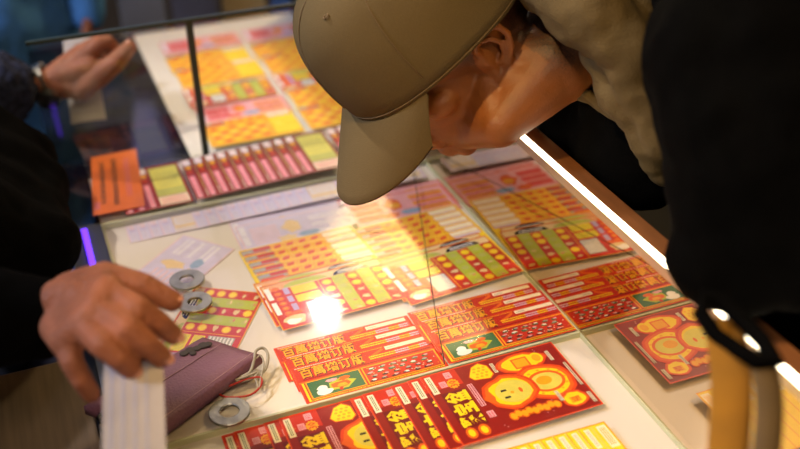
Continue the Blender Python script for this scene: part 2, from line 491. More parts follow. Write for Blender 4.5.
def coin_ticket():
    W, H = .157, .096
    s = Sheet(W, H, 'vermil', 'gold')
    s.rect(.0012, .0012, W - .0012, H - .0012, 'red')
    s.rect(.0020, H - .016, W - .002, H - .003, 'palegold'); s.fine(.004, H - .015, .04, H - .004, 'orange', 3, 3)
    s.rects([(.0032, .062, .0095, .088), (.0032, .030, .0095, .056)], 'white')
    for j in range(6):
        s.ell(.0165, .082 - j * .0105, .0050, .0042, 'orange', next=False)
        s.ell(.0165, .082 - j * .0105, .0028, .0022, 'gold', next=False)
    s.lay += 1
    s.rects([(.0245, .067, .0315, .081), (.0245, .050, .0315, .063), (.0245, .032, .0315, .046)], 'lavender')
    s.rects([(.0345, .064, .0655, .0795), (.0345, .046, .0655, .0605)], 'yellow')
    q = []
    for k in range(13): q.append((.0355 + k * .0023, .0655, .0364 + k * .0023, .078)); q.append((.0355 + k * .0023, .0475, .0364 + k * .0023, .059))
    s.rects(q, 'leaf')
    s.rect(.0415, .0085, .0665, .0425, 'grey'); s.fine(.0425, .0095, .0655, .0415, 'white', 7, 4)
    s.ell(.0205, .0150, .0140, .0095, 'palegold', wob=.15, seed=1); s.ell(.0175, .0120, .0085, .0058, 'white', wob=.2, seed=2)
    s.poly([(.012, .022), (.035, .026), (.033, .031), (.016, .029)], 'orange')
    s.ell(.056, .0815, .029, .0115, 'olive', n=12, a0=0, a1=PI); s.ell(.056, .0815, .023, .0075, 'leaf', n=12, a0=0, a1=PI)
    s.ell(.116, .0815, .024, .0120, 'navy', n=12, a0=0, a1=PI); s.fine(.099, .083, .133, .090, 'white', 2, 9)
    # coin grid
    s.rect(.0695, .0030, .0708, .0815, 'gold')
    s.rects([(.0872, .004, .1050, .0800), (.1208, .004, .1385, .0800)], 'leaf')
    s.rects([(.0720, .0600, .154, .0610)], 'orange')
    for i in range(5):
        for j in range(5):
            x = .0795 + i * .0168; y = .0715 - j * .0155
            if j < 2 or (i + j) % 3 == 0:
                s.ell(x, y, .0066, .0060, 'gold' if i % 2 == 0 else 'leaf', next=False)
            else:
                s.ell(x, y, .0052, .0026, 'palegold' if i % 2 == 0 else 'olive', n=7, wob=.35, seed=i * 7 + j, next=False)
    s.lay += 1
    for i in range(5):
        for j in range(5):
            x = .0795 + i * .0168; y = .0715 - j * .0155
            if j < 2 or (i + j) % 3 == 0: s.ell(x, y, .0050, .0044, 'yellow' if i % 2 == 0 else 'olive', next=False)
            else: s.ell(x + .002, y - .003, .0035, .0013, ('lemon', 'rose', 'palegold')[(i + j) % 3], n=6, wob=.3, seed=i + j, next=False)
    s.lay += 1
    return s.build('coin_ticket')

def gold_ticket():
    W, H = .157, .100
    s = Sheet(W, H, 'gold', 'yellow')
    b = H - .0010
    s.rect(.0015, b - .017, .040, b - .001, 'tan'); s.fine(.003, b - .016, .036, b - .003, 'blue', 2, 3)
    s.rect(.018, b - .0095, .041, b - .0025, 'red'); s.rect(.004, b - .017, .034, b - .012, 'vermil')
    q = []
    for i in range(4):
        x = .043 + i * .0170
        for e, m in ((0, 'yellow'), (.0012, 'orange')):
            s.poly([(x + e, b - .0150 + e), (x + .0125 - e, b - .0135 + e), (x + .0155 - e, b - .0025 - e), (x + .0015 + e, b - .004 - e)], m, next=False)
            s.lay += 1
        s.fine(x + .0035, b - .0115, x + .0115, b - .0055, 'vermil', 2, i)
        s.lay -= 3
    s.lay += 4
    s.rect(.113, b - .0115, .153, b - .0025, 'cream'); s.rect(.115, b - .0168, .153, b - .0128, 'palelav')
    s.rect(.112, b - .09, .155, b - .0185, 'yellow'); s.rect(.004, .006, .108, b - .021, 'gold')
    for i in range(6):
        for j in range(4): s.ell(.016 + i * .016, .016 + j * .017, .006, .0055, ('yellow', 'orange')[(i + j) % 2], next=False)
    s.lay += 1
    return s.build('gold_ticket')

def pastel_ticket(base, band, a, b_, c):
    W, H = .157, .075
    s = Sheet(W, H, base, band)
    s.rects([(.003, .046, .011, .070), (.003, .020, .011, .043)], 'palewhite')
    for i in range(3):
        s.rect(.014, .052 - i * .018, .055, .064 - i * .018, a, next=False)
        s.rect(.100, .052 - i * .018, .150, .063 - i * .018, b_, next=False)
    s.lay += 1
    s.fine(.016, .018, .053, .062, band, 6, 3); s.fine(.102, .018, .148, .062, a, 6, 4)
    s.ell(.072, .048, .013, .015, c, wob=.25, seed=3); s.ell(.075, .044, .008, .008, 'gold' if base != 'palelav' else 'palegold', wob=.2, seed=4)
    s.ell(.090, .022, .014, .007, 'blue', wob=.2, seed=6); s.ell(.060, .020, .012, .008, c, wob=.3, seed=8)
    return s.build('pastel_ticket')

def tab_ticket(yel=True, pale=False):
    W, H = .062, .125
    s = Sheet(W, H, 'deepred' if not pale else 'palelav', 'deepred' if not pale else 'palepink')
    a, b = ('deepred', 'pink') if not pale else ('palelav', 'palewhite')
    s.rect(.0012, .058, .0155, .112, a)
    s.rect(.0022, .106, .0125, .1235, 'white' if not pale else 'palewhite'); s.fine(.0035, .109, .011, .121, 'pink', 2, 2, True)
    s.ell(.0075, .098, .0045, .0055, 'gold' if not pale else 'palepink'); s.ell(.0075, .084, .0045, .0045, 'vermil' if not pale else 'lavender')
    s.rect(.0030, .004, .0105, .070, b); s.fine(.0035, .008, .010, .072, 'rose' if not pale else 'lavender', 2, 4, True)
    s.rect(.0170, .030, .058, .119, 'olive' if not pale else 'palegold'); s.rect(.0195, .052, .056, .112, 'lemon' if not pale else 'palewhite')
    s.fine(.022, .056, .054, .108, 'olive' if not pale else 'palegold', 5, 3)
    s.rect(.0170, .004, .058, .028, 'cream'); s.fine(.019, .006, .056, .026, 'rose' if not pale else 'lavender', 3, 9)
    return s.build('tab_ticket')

def yellow_ticket():
    W, H = .031, .106
    s = Sheet(W, H, 'yellow', 'gold')
    s.rect(.0045, .074, .0105, .102, 'cream'); s.fine(.0058, .077, .0092, .100, 'grey', 2, 5, True)
    s.rect(.0125, .010, .0155, .104, 'lemon'); s.rect(.0185, .070, .0285, .102, 'cream'); s.fine(.020, .074, .027, .099, 'gold', 3, 6, True)
    s.ell(.022, .045, .007, .012, 'gold', wob=.1)
    return s.build('yellow_ticket')

PRO = dict(ingot=ingot_ticket(), garden=garden_ticket(), coin=coin_ticket(), gold=gold_ticket(),
           pink=pastel_ticket('pink', 'vermil', 'rose', 'gold', 'orange'),
           hazed_lav=pastel_ticket('palelav', 'palepink', 'palelav', 'palewhite', 'palegold'),  # haze of the glass reflection put into these pale colours
           tab=tab_ticket(), reflected_tab=tab_ticket(pale=True), yellow=yellow_ticket())

def ticket(kind, name, x, y, z, label, group, rot=0, tilt=(0, 0), scale=None):
    o = bpy.data.objects.new(name, PRO[kind]); link(o)
    o.location = (x, y, S + z); o.rotation_euler = (tilt[0], tilt[1], rot)
    if scale: o.scale = scale
    return tag(o, label, 'lottery ticket', group)

# ---------------------------------------------------------------- the room
def sbox(name, *a, m=None, bev=0):
    bm = bmesh.new(); box(bm, *a, bev=bev); return structure(obj(name, bm, M[m]))
sbox('floor', -4, -2.5, -.05, 4.5, 6.5, 0, m='floor')
sbox('ceiling', -4, -2.5, 2.85, 4.5, 6.5, 2.95, m='ceil')
sbox('wall_back', -4, 6.5, 0, 4.5, 6.6, 2.85, m='wall')
sbox('wall_left', -4.1, -2.5, 0, -4, 6.5, 2.85, m='wall')
sbox('wall_right', 4.5, -2.5, 0, 4.6, 6.5, 2.85, m='wall')
sbox('wall_front', -4, -2.6, 0, 4.5, -2.5, 2.85, m='wall')

# ---------------------------------------------------------------- display counter
dc = tag(empty('display_counter', (.28, 1.0, 0)), 'long glass ticket display counter with white shelf and lit front rail', 'display counter')
def dpart(name, m, *boxes, bev=0, smooth=False):
    bm = bmesh.new()
    for b in boxes: box(bm, *b, bev=bev)
    return setpar(obj(name, bm, M[m]), dc)
dpart('base', 'black_wood', (.0, .25, 0, .60, 1.98, S - .03))
sh = dpart('shelf', 'shelf', (.045, .25, S - .03, GX, 1.40, S)); sh['label'] = 'white shelf board'
far = dpart('shelf', 'shelf', (.200, 1.405, S - .03, .60, 1.97, S)); far['label'] = 'white shelf board beyond the upright glass'
sb = dpart('side_board', 'navy', (.0, 1.405, S - .03, .200, 1.97, S)); sb['label'] = 'glossy dark navy board'
dpart('side_frame', 'case', (.0, .25, S - .03, .045, 1.26, S + .004))
bd = dpart('side_board', 'navy', (.0, 1.26, S - .03, .045, 1.405, S + .004))
mr = dpart('front_glass', 'mirror', (GX, .25, S - .03, GX + .004, 1.40, S + .172)); mr['label'] = 'bronze mirrored glass panel'
rl = dpart('rail', 'copper', (GX + .004, .25, S + .15, GX + .030, 1.98, S + .178), bev=.002); rl['label'] = 'brown wooden rail'
ld = dpart('light_strip', 'led', (GX - .003, .27, S + .174, GX + .0055, 1.39, S + .1800)); ld['label'] = 'glowing warm white light strip'
dpart('front_panel', 'black_wood', (GX + .004, .25, S - .03, GX + .024, 1.98, S + .15), (GX + .024, .25, .0, .60, 1.98, S + .12))
dpart('rail_channel', 'rail', (GX - .0045, .255, S + .170, GX + .004, 1.395, S + .1735), (GX - .0045, .255, S + .1735, GX - .0032, 1.395, S + .1795))
dpart('trim_line', 'rail', (.566, .25, S + .1205, .570, 1.98, S + .1245))
# near vertical light strip clip seen at its far end
dpart('frame_edge', 'glassedge', (.045, .7905, S, GX - .001, .7935, S + .007), (.045, 1.2445, S, GX - .001, 1.248, S + .009),
      (.045, .25, S, .048, .7905, S + .007), (.045, .7935, S, .048, 1.2445, S + .007), (GX - .0017, .25, S, GX - .0003, .7905, S + .006), (GX - .0017, .7935, S, GX - .0003, 1.2445, S + .006))
for (x0, y0, x1, y1, lb) in ((.0485, .255, GX - .0045, .790, 'near pane'), (.0485, .794, GX - .0045, 1.244, 'middle pane'), (.046, 1.249, GX - .002, 1.396, 'narrow pane')):
    bm = bmesh.new(); z = S + .0095
    quad(bm, [(x0, y0, z), (x1, y0, z), (x1, y1, z), (x0, y1, z)])
    setpar(obj('glass_pane', bm, M['glass']), dc)
bm = bmesh.new(); quad(bm, [(.0, 1.4, S + .002), (.52, 1.4, S + .002), (.52, 1.4, S + .216), (.0, 1.4, S + .216)])
up = setpar(obj('upright_glass', bm, M['glass2']), dc)
dpart('glass_joint', 'darkedge', (.2170, 1.3965, S + .004, .2265, 1.4045, S + .2165))
dpart('top_edge', 'darkedge', (.0, 1.397, S + .2165, .60, 1.403, S + .2215))
pu = dpart('purple_reflection', 'purple', (.018, 1.12, S + .0045, .026, 1.245, S + .009), bev=.001); pu['label'] = 'glowing strip standing in for a purple reflection'  # purple reflection in the glass, built as a glowing bar

# wooden side counter, near left
wc = empty('side_counter', (-.35, .3, 0)); tag(wc, 'grey-brown wooden side counter beside the display, below the lower hand', 'counter')
bm = bmesh.new(); box(bm, -.75, -.35, S - .06, -.012, 1.0, S - .015, bev=.004); t_ = setpar(obj('countertop', bm, M['wood']), wc)
bm = bmesh.new(); box(bm, -.72, -.33, 0, -.02, .90, S - .061); setpar(obj('cabinet', bm, M['wood']), wc)

# ---------------------------------------------------------------- tickets on the shelf
XR = {'ord': ['leftmost', 'second from the left', 'third from the left', 'fourth from the left', 'fifth from the left', 'sixth from the left',
              'seventh from the left', 'second from the right', 'rightmost']}
k1x = [.103, .1155, .147, .163, .241, .2550, .287, .306, .3205]
for i, x in enumerate(k1x):
    lab = 'red gold-ingot ticket in the nearest row, %s of nine' % XR['ord'][i]
    ticket('ingot', 'lottery_ticket', x, .675, .0006 + .0008 * i, lab, 'red ingot tickets in the nearest row')
names3 = ['rearmost', 'middle', 'front']
for g, (gx, side) in enumerate(((.197, 'left'), (.360, 'right'))):
    for i, (dx, y) in enumerate(((-.007, .842), (-.002, .821), (0, .7975))):
        ticket('garden', 'lottery_ticket', gx + dx + g * .0, y, .0006 + .0009 * i + .0030 * g,
               'red ticket with green garden picture, %s of the %s overlapping trio' % (names3[i], side), 'red garden picture tickets in the second row')
for g, (gx, side) in enumerate(((.208, 'left'), (.3625, 'right'))):
    if g == 0: pass
    for i, (kind, y, dx) in enumerate((('pastel', 1.112, -.001),)):
        kd = 'hazed_lav' if g == 0 else 'pink'
        ticket(kd, 'lottery_ticket', gx + dx, 1.120, .0004, ('haze-coloured pale lavender' if g == 0 else 'rose pink') + ' ticket behind the %s gold stack' % side, 'pastel tickets behind the gold ones')
        if g == 1: ticket(kd, 'lottery_ticket', gx - .004, 1.105, .001, 'rose pink ticket just behind the right gold stack, in front of its twin', 'pastel tickets behind the gold ones')
        else: ticket(kd, 'lottery_ticket', gx + .004, 1.106, .001, 'haze-coloured pale lavender ticket just behind the left gold stack, in front of its twin', 'pastel tickets behind the gold ones')
    nm = ['rearmost', 'second from the back', 'middle', 'second from the front', 'front']
    for i in range(5):
        ticket('gold', 'lottery_ticket', gx - .003 + (.0012 * i if g == 0 else .0008 * i), 1.018 - i * .0165 - .008 * g, .0014 + .0007 * i,
               'orange-gold ticket with slanted yellow boxes, %s of the %s stack' % (nm[i], side), 'orange gold tickets in the middle rows', rot=(.030, .055)[g])
    for i, (dx, y) in enumerate(((-.005, .9440), (.0, .9330))):
        ticket('coin', 'lottery_ticket', gx + dx, y - .007 - .012 * g, .0050 + .0009 * i,
               'red ticket with green columns of coins, %s of the %s pair' % (('upper', 'lower')[i], side), 'coin grid tickets in the third row', rot=(.035, .085)[g])
# yellow row at the near edge
yx = [.300 + .0135 * i for i in range(11)]
for i, x in enumerate(yx):
    ticket('yellow', 'lottery_ticket', x, .556 - .0011 * i, .0006 + .0008 * i, 'bright yellow ticket at the near shelf edge, number %d of eleven from the left' % (i + 1), 'yellow tickets at the near edge')
# fan of tab tickets beyond the middle pane
fx = [.080, .096, .112] + [.178 + k * .0178 for k in range(10)] + [.405, .422, .439]
for i, x in enumerate(fx):
    part = 'left' if i < 3 else ('middle' if i < 13 else 'right')
    ticket('tab', 'lottery_ticket', x, 1.2535, .0105 + .0008 * i, 'narrow rose and yellow ticket in the %s of the far fanned row' % part if False else
           'rose tabbed ticket, number %d from the left in the fanned row behind the glass edge' % (i + 1), 'tabbed tickets in the far fanned row')
px_ = [.075 + k * .0150 for k in range(4)] + [.165 + k * .0165 for k in range(10)] + [.375 + k * .016 for k in range(5)]  # pale row put in as the fan's faint reflection
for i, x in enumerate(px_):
    o = ticket('reflected_tab', 'lottery_ticket', x, 1.196, .0005 + .0004 * i, 'pale stand-in sheet for the fan reflection before the glass edge, number %d from the left' % (i + 1), 'stand-in sheets for the fan reflection', scale=(1, .36, 1))
# loose tickets at the left
ticket('coin', 'lottery_ticket', .126, .878, .0008, 'loose coin grid ticket lying askew under the pouch', 'loose askew tickets', rot=math.radians(58), scale=(1.02, .95, 1))
ticket('hazed_lav', 'lottery_ticket', .112, 1.048, .0008, 'loose haze-coloured pale lavender ticket lying askew near the back washer', 'loose askew tickets', rot=math.radians(42), scale=(.75, 1.1, 1))
# far section behind the upright glass
frow = [('gold', 1.415, 'front'), ('pink', 1.500, 'second'), ('coin', 1.575, 'third'), ('gold', 1.665, 'fourth'), ('gold', 1.735, 'fifth'), ('pink', 1.835, 'back')]
for r, (k, y, w) in enumerate(frow):
    for c, (x, cw) in enumerate(((.235, 'left'), (.395, 'right'))):
        kk = k if not (k == 'pink' and c == 1 and r == 1) else 'gold'
        ticket(kk, 'lottery_ticket', x + .004 * (r % 2), y, .001 + .0008 * (6 - r),
               '%s ticket beyond the upright glass, %s row, %s column' % ({'gold': 'orange-gold', 'pink': 'rose pink', 'coin': 'red coin grid'}[kk], w, cw), 'tickets beyond the upright glass',
               scale=(.95, .9, 1))

# ---------------------------------------------------------------- small things on the glass
GZ = S + .0100
def washer(px, py, ro, ri, label, z=0, tiltx=0):
    p = plane(px, py, .011)
    bm = bmesh.new(); n = 40; rings = []
    prof = [(ri, 0), (ri, .0024), (ri + .0006, .003), (ro - .0006, .003), (ro, .0024), (ro, 0)]
    for k in range(n):
        a = 2 * PI * k / n
        rings.append([bm.verts.new((r * math.cos(a), r * math.sin(a), h)) for r, h in prof])
    for k in range(n):
        A, B = rings[k], rings[(k + 1) % n]
        for j in range(6):
            f = bm.faces.new((A[j], A[(j + 1) % 6], B[(j + 1) % 6], B[j])); f.smooth = False
    o = obj('steel_washer', bm, M['steel'])
    o.location = (p.x, p.y, GZ + z); o.rotation_euler = (0, 0, .3)
    return tag(o, label, 'washer', 'flat steel washers on the glass')
washer(229.5, 412, .0215, .0100, 'flat steel washer in front of the mauve pouch')
washer(187, 280, .0215, .0085, 'flat steel washer furthest back, on the pale ticket corner')
washer(195, 302.5, .0205, .0085, 'flat steel washer by the thumb, on the coin ticket')

# pouch
pp = [plane(203, 339, .02), plane(262, 357, .02), plane(156, 436, .02), plane(84, 408, .02)]
base = pp[0].copy(); base.z = GZ
po = tag(empty('coin_pouch', base), 'mauve leatherette pouch lying on the glass under the lower hand', 'pouch')
bm = bmesh.new(); n = 14
def lerp2(u, v): return pp[0].lerp(pp[1], u).lerp(pp[3].lerp(pp[2], u), v)
top = [[None] * (n + 1) for _ in range(n + 1)]; bot = [[None] * (n + 1) for _ in range(n + 1)]
for i in range(n + 1):
    for j in range(n + 1):
        u, v = i / n, j / n; p = lerp2(u, v)
        e = min(1, 5 * min(u, 1 - u, v, 1 - v) + .15) ** .5
        zz = GZ + .009 + .009 * e + .0012 * noise.noise(p * 30)
        top[i][j] = bm.verts.new((p.x, p.y, zz)); bot[i][j] = bm.verts.new((p.x, p.y, GZ + .002 * (1 - e) + .0003))
for i in range(n):
    for j in range(n):
        bm.faces.new((top[i][j], top[i+1][j], top[i+1][j+1], top[i][j+1])); bm.faces.new((bot[i][j], bot[i][j+1], bot[i+1][j+1], bot[i+1][j]))
for i in range(n):
    bm.faces.new((top[i][0], bot[i][0], bot[i+1][0], top[i+1][0])); bm.faces.new((top[i][n], top[i+1][n], bot[i+1][n], bot[i][n]))
    bm.faces.new((top[0][i], top[0][i+1], bot[0][i+1], bot[0][i])); bm.faces.new((top[n][i], bot[n][i], bot[n][i+1], top[n][i+1]))
setpar(obj('body', bm, M['mauve'], smooth=True), po)
for u0 in (.42, .93):
    bm = bmesh.new(); tube(bm, [lerp2(u0, v / 20) + Vector((0, 0, .0)) + Vector((0, 0, GZ + .0188 - lerp2(u0, v / 20).z)) for v in range(1, 20)], .00045, 5)
    setpar(obj('stitching', bm, M['mauve_thread']), po)
bm = bmesh.new()
for px, py, r in ((184, 353, .0052), (190, 350, .0058), (197, 348, .0050), (203, 345, .0058), (208, 344, .0048), (193, 353, .004)):
    q = plane(px, py, .029); sph(bm, (q.x, q.y, GZ + .0188), (r, r, .0009), 2)
pt = setpar(obj('emblem', bm, M['emblem'], smooth=True), po); pt['label'] = 'dark worn emblem patch'
bm = bmesh.new(); q = [plane(a, b, .02) for a, b in ((108, 412), (101, 414), (98, 418), (101, 423), (107, 424))]
tube(bm, q, .0022, 8); setpar(obj('hook', bm, M['black_metal']), po)
# looped cords
def loop(pts, r, m, name, h=.0):
    bm = bmesh.new(); P_ = [plane(a, b, .0125 + z) for a, b, z in pts]
    Q = []
    for i in range(len(P_)):
        a, b_, c, d = P_[(i - 1) % len(P_)], P_[i], P_[(i + 1) % len(P_)], P_[(i + 2) % len(P_)]
        for t in (0, .25, .5, .75):
            Q.append(.5 * ((2 * b_) + (c - a) * t + (2 * a - 5 * b_ + 4 * c - d) * t * t + (3 * b_ - a - 3 * c + d) * t ** 3))
    tube(bm, Q, r, 8, True)
    return setpar(obj(name, bm, M[m], smooth=True), po)
l1 = loop([(222, 388, 0), (218, 393, 0), (226, 397, 0), (240, 397, 0), (252, 394, 0), (260, 387, 0), (262, 380, .002), (258, 377, .003), (244, 380, .003), (232, 385, .002)], .0011, 'cord_red', 'cord')
l1['label'] = 'thin red cord loop'
l2 = loop([(240, 378, .004), (250, 372, .006), (254, 360, .010), (256, 351, .012), (263, 348, .010), (268, 355, .006), (266, 368, .003), (260, 374, .002), (250, 378, .002)], .0017, 'cord_grey', 'cord')
l2['label'] = 'grey twisted cord loop'
loop([(252, 368, .004), (257, 358, .010), (261, 356, .010), (264, 364, .006), (261, 377, .003), (259, 388, 0), (256, 380, .002)], .0009, 'cord_grey', 'cord')['label'] = 'thin pale cord'
loop([(236, 380, .004), (247, 376, .006), (258, 372, .004), (254, 377, .003), (243, 381, .002)], .0013, 'cord_grey', 'cord')['label'] = 'short grey cord'

# orange card in clear sleeve
cp = [plane(a, b, .0125) for a, b in ((91, 158), (136, 149), (145, 206), (93, 216))]
cr = tag(empty('orange_card', cp[3]), 'orange printed card in a clear sleeve at the left glass corner', 'card')
def on(u, v, z=0): p = cp[3].lerp(cp[2], u).lerp(cp[0].lerp(cp[1], u), v); return (p.x, p.y, p.z + z)
bm = bmesh.new()
b0 = [bm.verts.new(on(u, v, -.0005)) for u, v in ((0, 0), (1, 0), (1, 1), (0, 1))]; b1 = [bm.verts.new(on(u, v, .0006)) for u, v in ((0, 0), (1, 0), (1, 1), (0, 1))]
bm.faces.new(b0[::-1]); bm.faces.new(b1)
for k in range(4): bm.faces.new((b0[k], b0[(k + 1) % 4], b1[(k + 1) % 4], b1[k]))
setpar(obj('card', bm, M['card']), cr)
bm = bmesh.new(); r_ = random.Random(4)
for (u0, w, ya, yb, mi) in ((.17, .10, .15, .85, 0), (.42, .11, .10, .90, 0), (.68, .12, .20, .85, 1)):
    v = ya
    while v < yb:
        l = r_.uniform(.025, .045)
        for s_ in range(3):
            a = u0 + w * s_ / 3 + r_.uniform(0, .012)
            quad(bm, [on(a, v, .0008), on(a + w / 4.2, v, .0008), on(a + w / 4.2, v + l, .0008), on(a, v + l, .0008)], mi)
        v += l + .014
for f in [(.03, .08, .14, .2)]: quad(bm, [on(f[0], f[1], .0007), on(f[2], f[1], .0007), on(f[2], f[3], .0007), on(f[0], f[3], .0007)], 1)
setpar(obj('print', bm, [M['dark'], M['cardpink']]), cr)
bm = bmesh.new(); quad(bm, [on(-.07, -.06, .0016), on(1.09, -.06, .0016), on(1.09, 1.05, .0016), on(-.07, 1.05, .0016)])
setpar(obj('clear_sleeve', bm, M['sleeve']), cr)

# thin dark wire across the glass
bm = bmesh.new()
pts = [plane(x, y, .0115) for x, y in ((412, 163), (415, 181), (418, 200), (422, 224), (426, 250), (430, 276), (434.5, 306), (439, 334), (443, 354), (444.5, 364))]
tube(bm, pts, .0006, 6); tube(bm, [plane(410, 166, .0115), plane(412, 163, .0125), plane(414.5, 165, .0115)], .0009, 6)
tag(obj('thin_wire', bm, M['wire']), 'thin dark wire lying on the glass from cap brim to red tickets', 'wire')

# leaflets standing beyond the counter
lf = ['a4b2dc', '8490c8', 'e8d0a0', '5c88e0', 'f0dcb0', 'f0a860', 'f4e8cc', 'b8b0a0', 'a09a90']
bm = bmesh.new(); box(bm, .20, 2.30, 0, 1.34, 2.62, .36, bev=.01)
tag(obj('low_cabinet', bm, M['black_wood']), 'dark low cabinet standing behind the counter carrying leaflets', 'cabinet')
for i, c in enumerate(lf):
    bm = bmesh.new(); x = .22 + i * .122
    box(bm, x, 2.38, .361, x + .105, 2.388, .84)
    m = mat('leaflet_%d' % i, c, .5, var=.15, vscale=8)
    tag(obj('leaflet', bm, m), '%s leaflet standing on the low cabinet beyond the glass' %
        ['grey-blue', 'slate blue', 'tan', 'bright blue', 'light sand', 'orange', 'pale cream', 'stone grey', 'brown-grey'][i], 'leaflet', 'leaflets beyond the counter')

# ---------------------------------------------------------------- hands
def vlen(a): return Vector(a).normalized()
def hand(bm, wrist, rw, knuckles, digits, thumb):
    "palm fused from the wrist to four knuckles, then the digits"
    for k, r in knuckles: cap(bm, wrist, rw, k, r)
    for (a, ra), (b, rb) in zip(knuckles[:-1], knuckles[1:]): cap(bm, a, ra, b, rb)
    for d in digits: chain(bm, d)
    chain(bm, thumb)

def nail(parent, tip, prev, updir, r):
    t = (tip - prev).normalized(); u = (updir - t * updir.dot(t)).normalized(); s = t.cross(u)
    bm = bmesh.new(); R3 = Matrix((t, s, u)).transposed()
    sph(bm, tip + t * r * .25 + u * r * .80, (r * .75, r * .62, r * .22), 2, R3)
    return setpar(obj('fingernail', bm, M['nail'], smooth=True), parent)

# --- vendor at the left
ve = tag(empty('person', (-.45, 1.12, 0)), 'person in black at the left edge, both hands over the counter, wearing a watch', 'person')
W1 = at(56, 316, .955)
mcp = [at(108, 292, .895), at(98, 309, .885), at(84, 325, .885), at(66, 341, .895)]
idx = [(p_, r_ * 1.13) for p_, r_ in [(mcp[0], .0108), (at(138, 309, .872), .0100), (at(158, 322, .880), .0090), (at(173, 335, .892), .0080)]]
mid = [(p_, r_ * 1.13) for p_, r_ in [(mcp[1], .0110), (at(128, 329, .860), .0102), (at(147, 344, .862), .0092), (at(162, 357, .872), .0082)]]
rng = [(p_, r_ * 1.13) for p_, r_ in [(mcp[2], .0108), (at(103, 345, .858), .0100), (at(119, 358, .858), .0090), (at(131, 369, .868), .0080)]]
pky = [(p_, r_ * 1.13) for p_, r_ in [(mcp[3], .0098), (at(72, 362, .885), .0088), (at(82, 380, .888), .0080), (at(91, 394, .900), .0072)]]
thm = [(p_, r_ * 1.13) for p_, r_ in [(at(70, 292, .945), .016), (at(105, 277, .925), .0125), (at(143, 286, .915), .0105), (at(172, 301, .915), .0088)]]
bm = blob_bm()
hand(bm, W1, .0205, [(mcp[0], .0155), (mcp[1], .0155), (mcp[2], .0150), (mcp[3], .0140)], [idx, mid, rng, pky], thm)
cap(bm, W1, .020, at(84, 300, .915), .019); cap(bm, at(60, 300, .935), .019, at(104, 283, .915), .0125); cap(bm, W1, .020, at(66, 332, .915), .018)
cap(bm, at(70, 300, .93), .016, at(66, 333, .92), .015)
for k in range(3): cap(bm, at(72 - 4 * k, 300 + 11 * k, .908), .004, mcp[k], .0045)
# forearms and trunk run on inside the clothes
SH1 = Vector((-.42, 1.00, 1.30)); SH2 = Vector((-.46, 1.40, 1.30)); EL1 = Vector((-.32, .86, 1.06))
cap(bm, W1, .024, W1.lerp(EL1, .3), .030); chain(bm, [(W1, .024), (EL1, .040), (SH1, .05)])
W2 = at(50, 83, 1.70); EL2 = Vector((-.27, 1.47, .985))
chain(bm, [(W2, .021), (EL2, .038), (SH2, .05)])
chain(bm, [(Vector((-.46, 1.2, .85)), .12), (Vector((-.46, 1.2, 1.28)), .12), (Vector((-.45, 1.2, 1.42)), .055), (Vector((-.40, 1.2, 1.50)), .05)])
cap(bm, SH1, .06, SH2, .06)
for s_ in (-1, 1): chain(bm, [(Vector((-.46, 1.2 + .09 * s_, .88)), .085), (Vector((-.47, 1.2 + .1 * s_, .48)), .06), (Vector((-.48, 1.2 + .1 * s_, .08)), .045), (Vector((-.38, 1.2 + .11 * s_, .04)), .035)])
# left hand
def u2(px, py, d=1.68): return at(px, py, d)
t2 = [(u2(80, 88, 1.69), .021), (u2(98, 76, 1.665), .0185), (u2(115, 63, 1.65), .0150), (u2(129, 48, 1.655), .0115)]
k2 = [(u2(84, 58, 1.675), .0165), (u2(85, 54, 1.695), .0150), (u2(83, 52, 1.715), .0140), (u2(80, 52, 1.735), .0130)]
i2 = [(u2(84, 58, 1.675), .0155), (u2(98, 44, 1.665), .0125), (u2(108, 42, 1.668), .0110), (u2(115, 49, 1.675), .0095)]
m2 = [(u2(85, 54, 1.695), .0140), (u2(97, 43, 1.695), .0115), (u2(108, 45, 1.698), .0105), (u2(113, 54, 1.70), .0090)]
r2 = [(u2(83, 52, 1.715), .0135), (u2(94, 44, 1.725), .0110), (u2(103, 50, 1.725), .0100), (u2(107, 59, 1.72), .0085)]
p2 = [(u2(80, 52, 1.735), .0120), (u2(88, 46, 1.75), .0100), (u2(96, 54, 1.75), .0090), (u2(99, 62, 1.74), .0080)]
hand(bm, W2, .023, k2, [i2, m2, r2, p2], t2)
cap(bm, W2, .024, u2(82, 86, 1.69), .021); cap(bm, u2(62, 74, 1.69), .021, u2(90, 66, 1.67), .019)
hc = Vector((-.33, 1.2, 1.62))
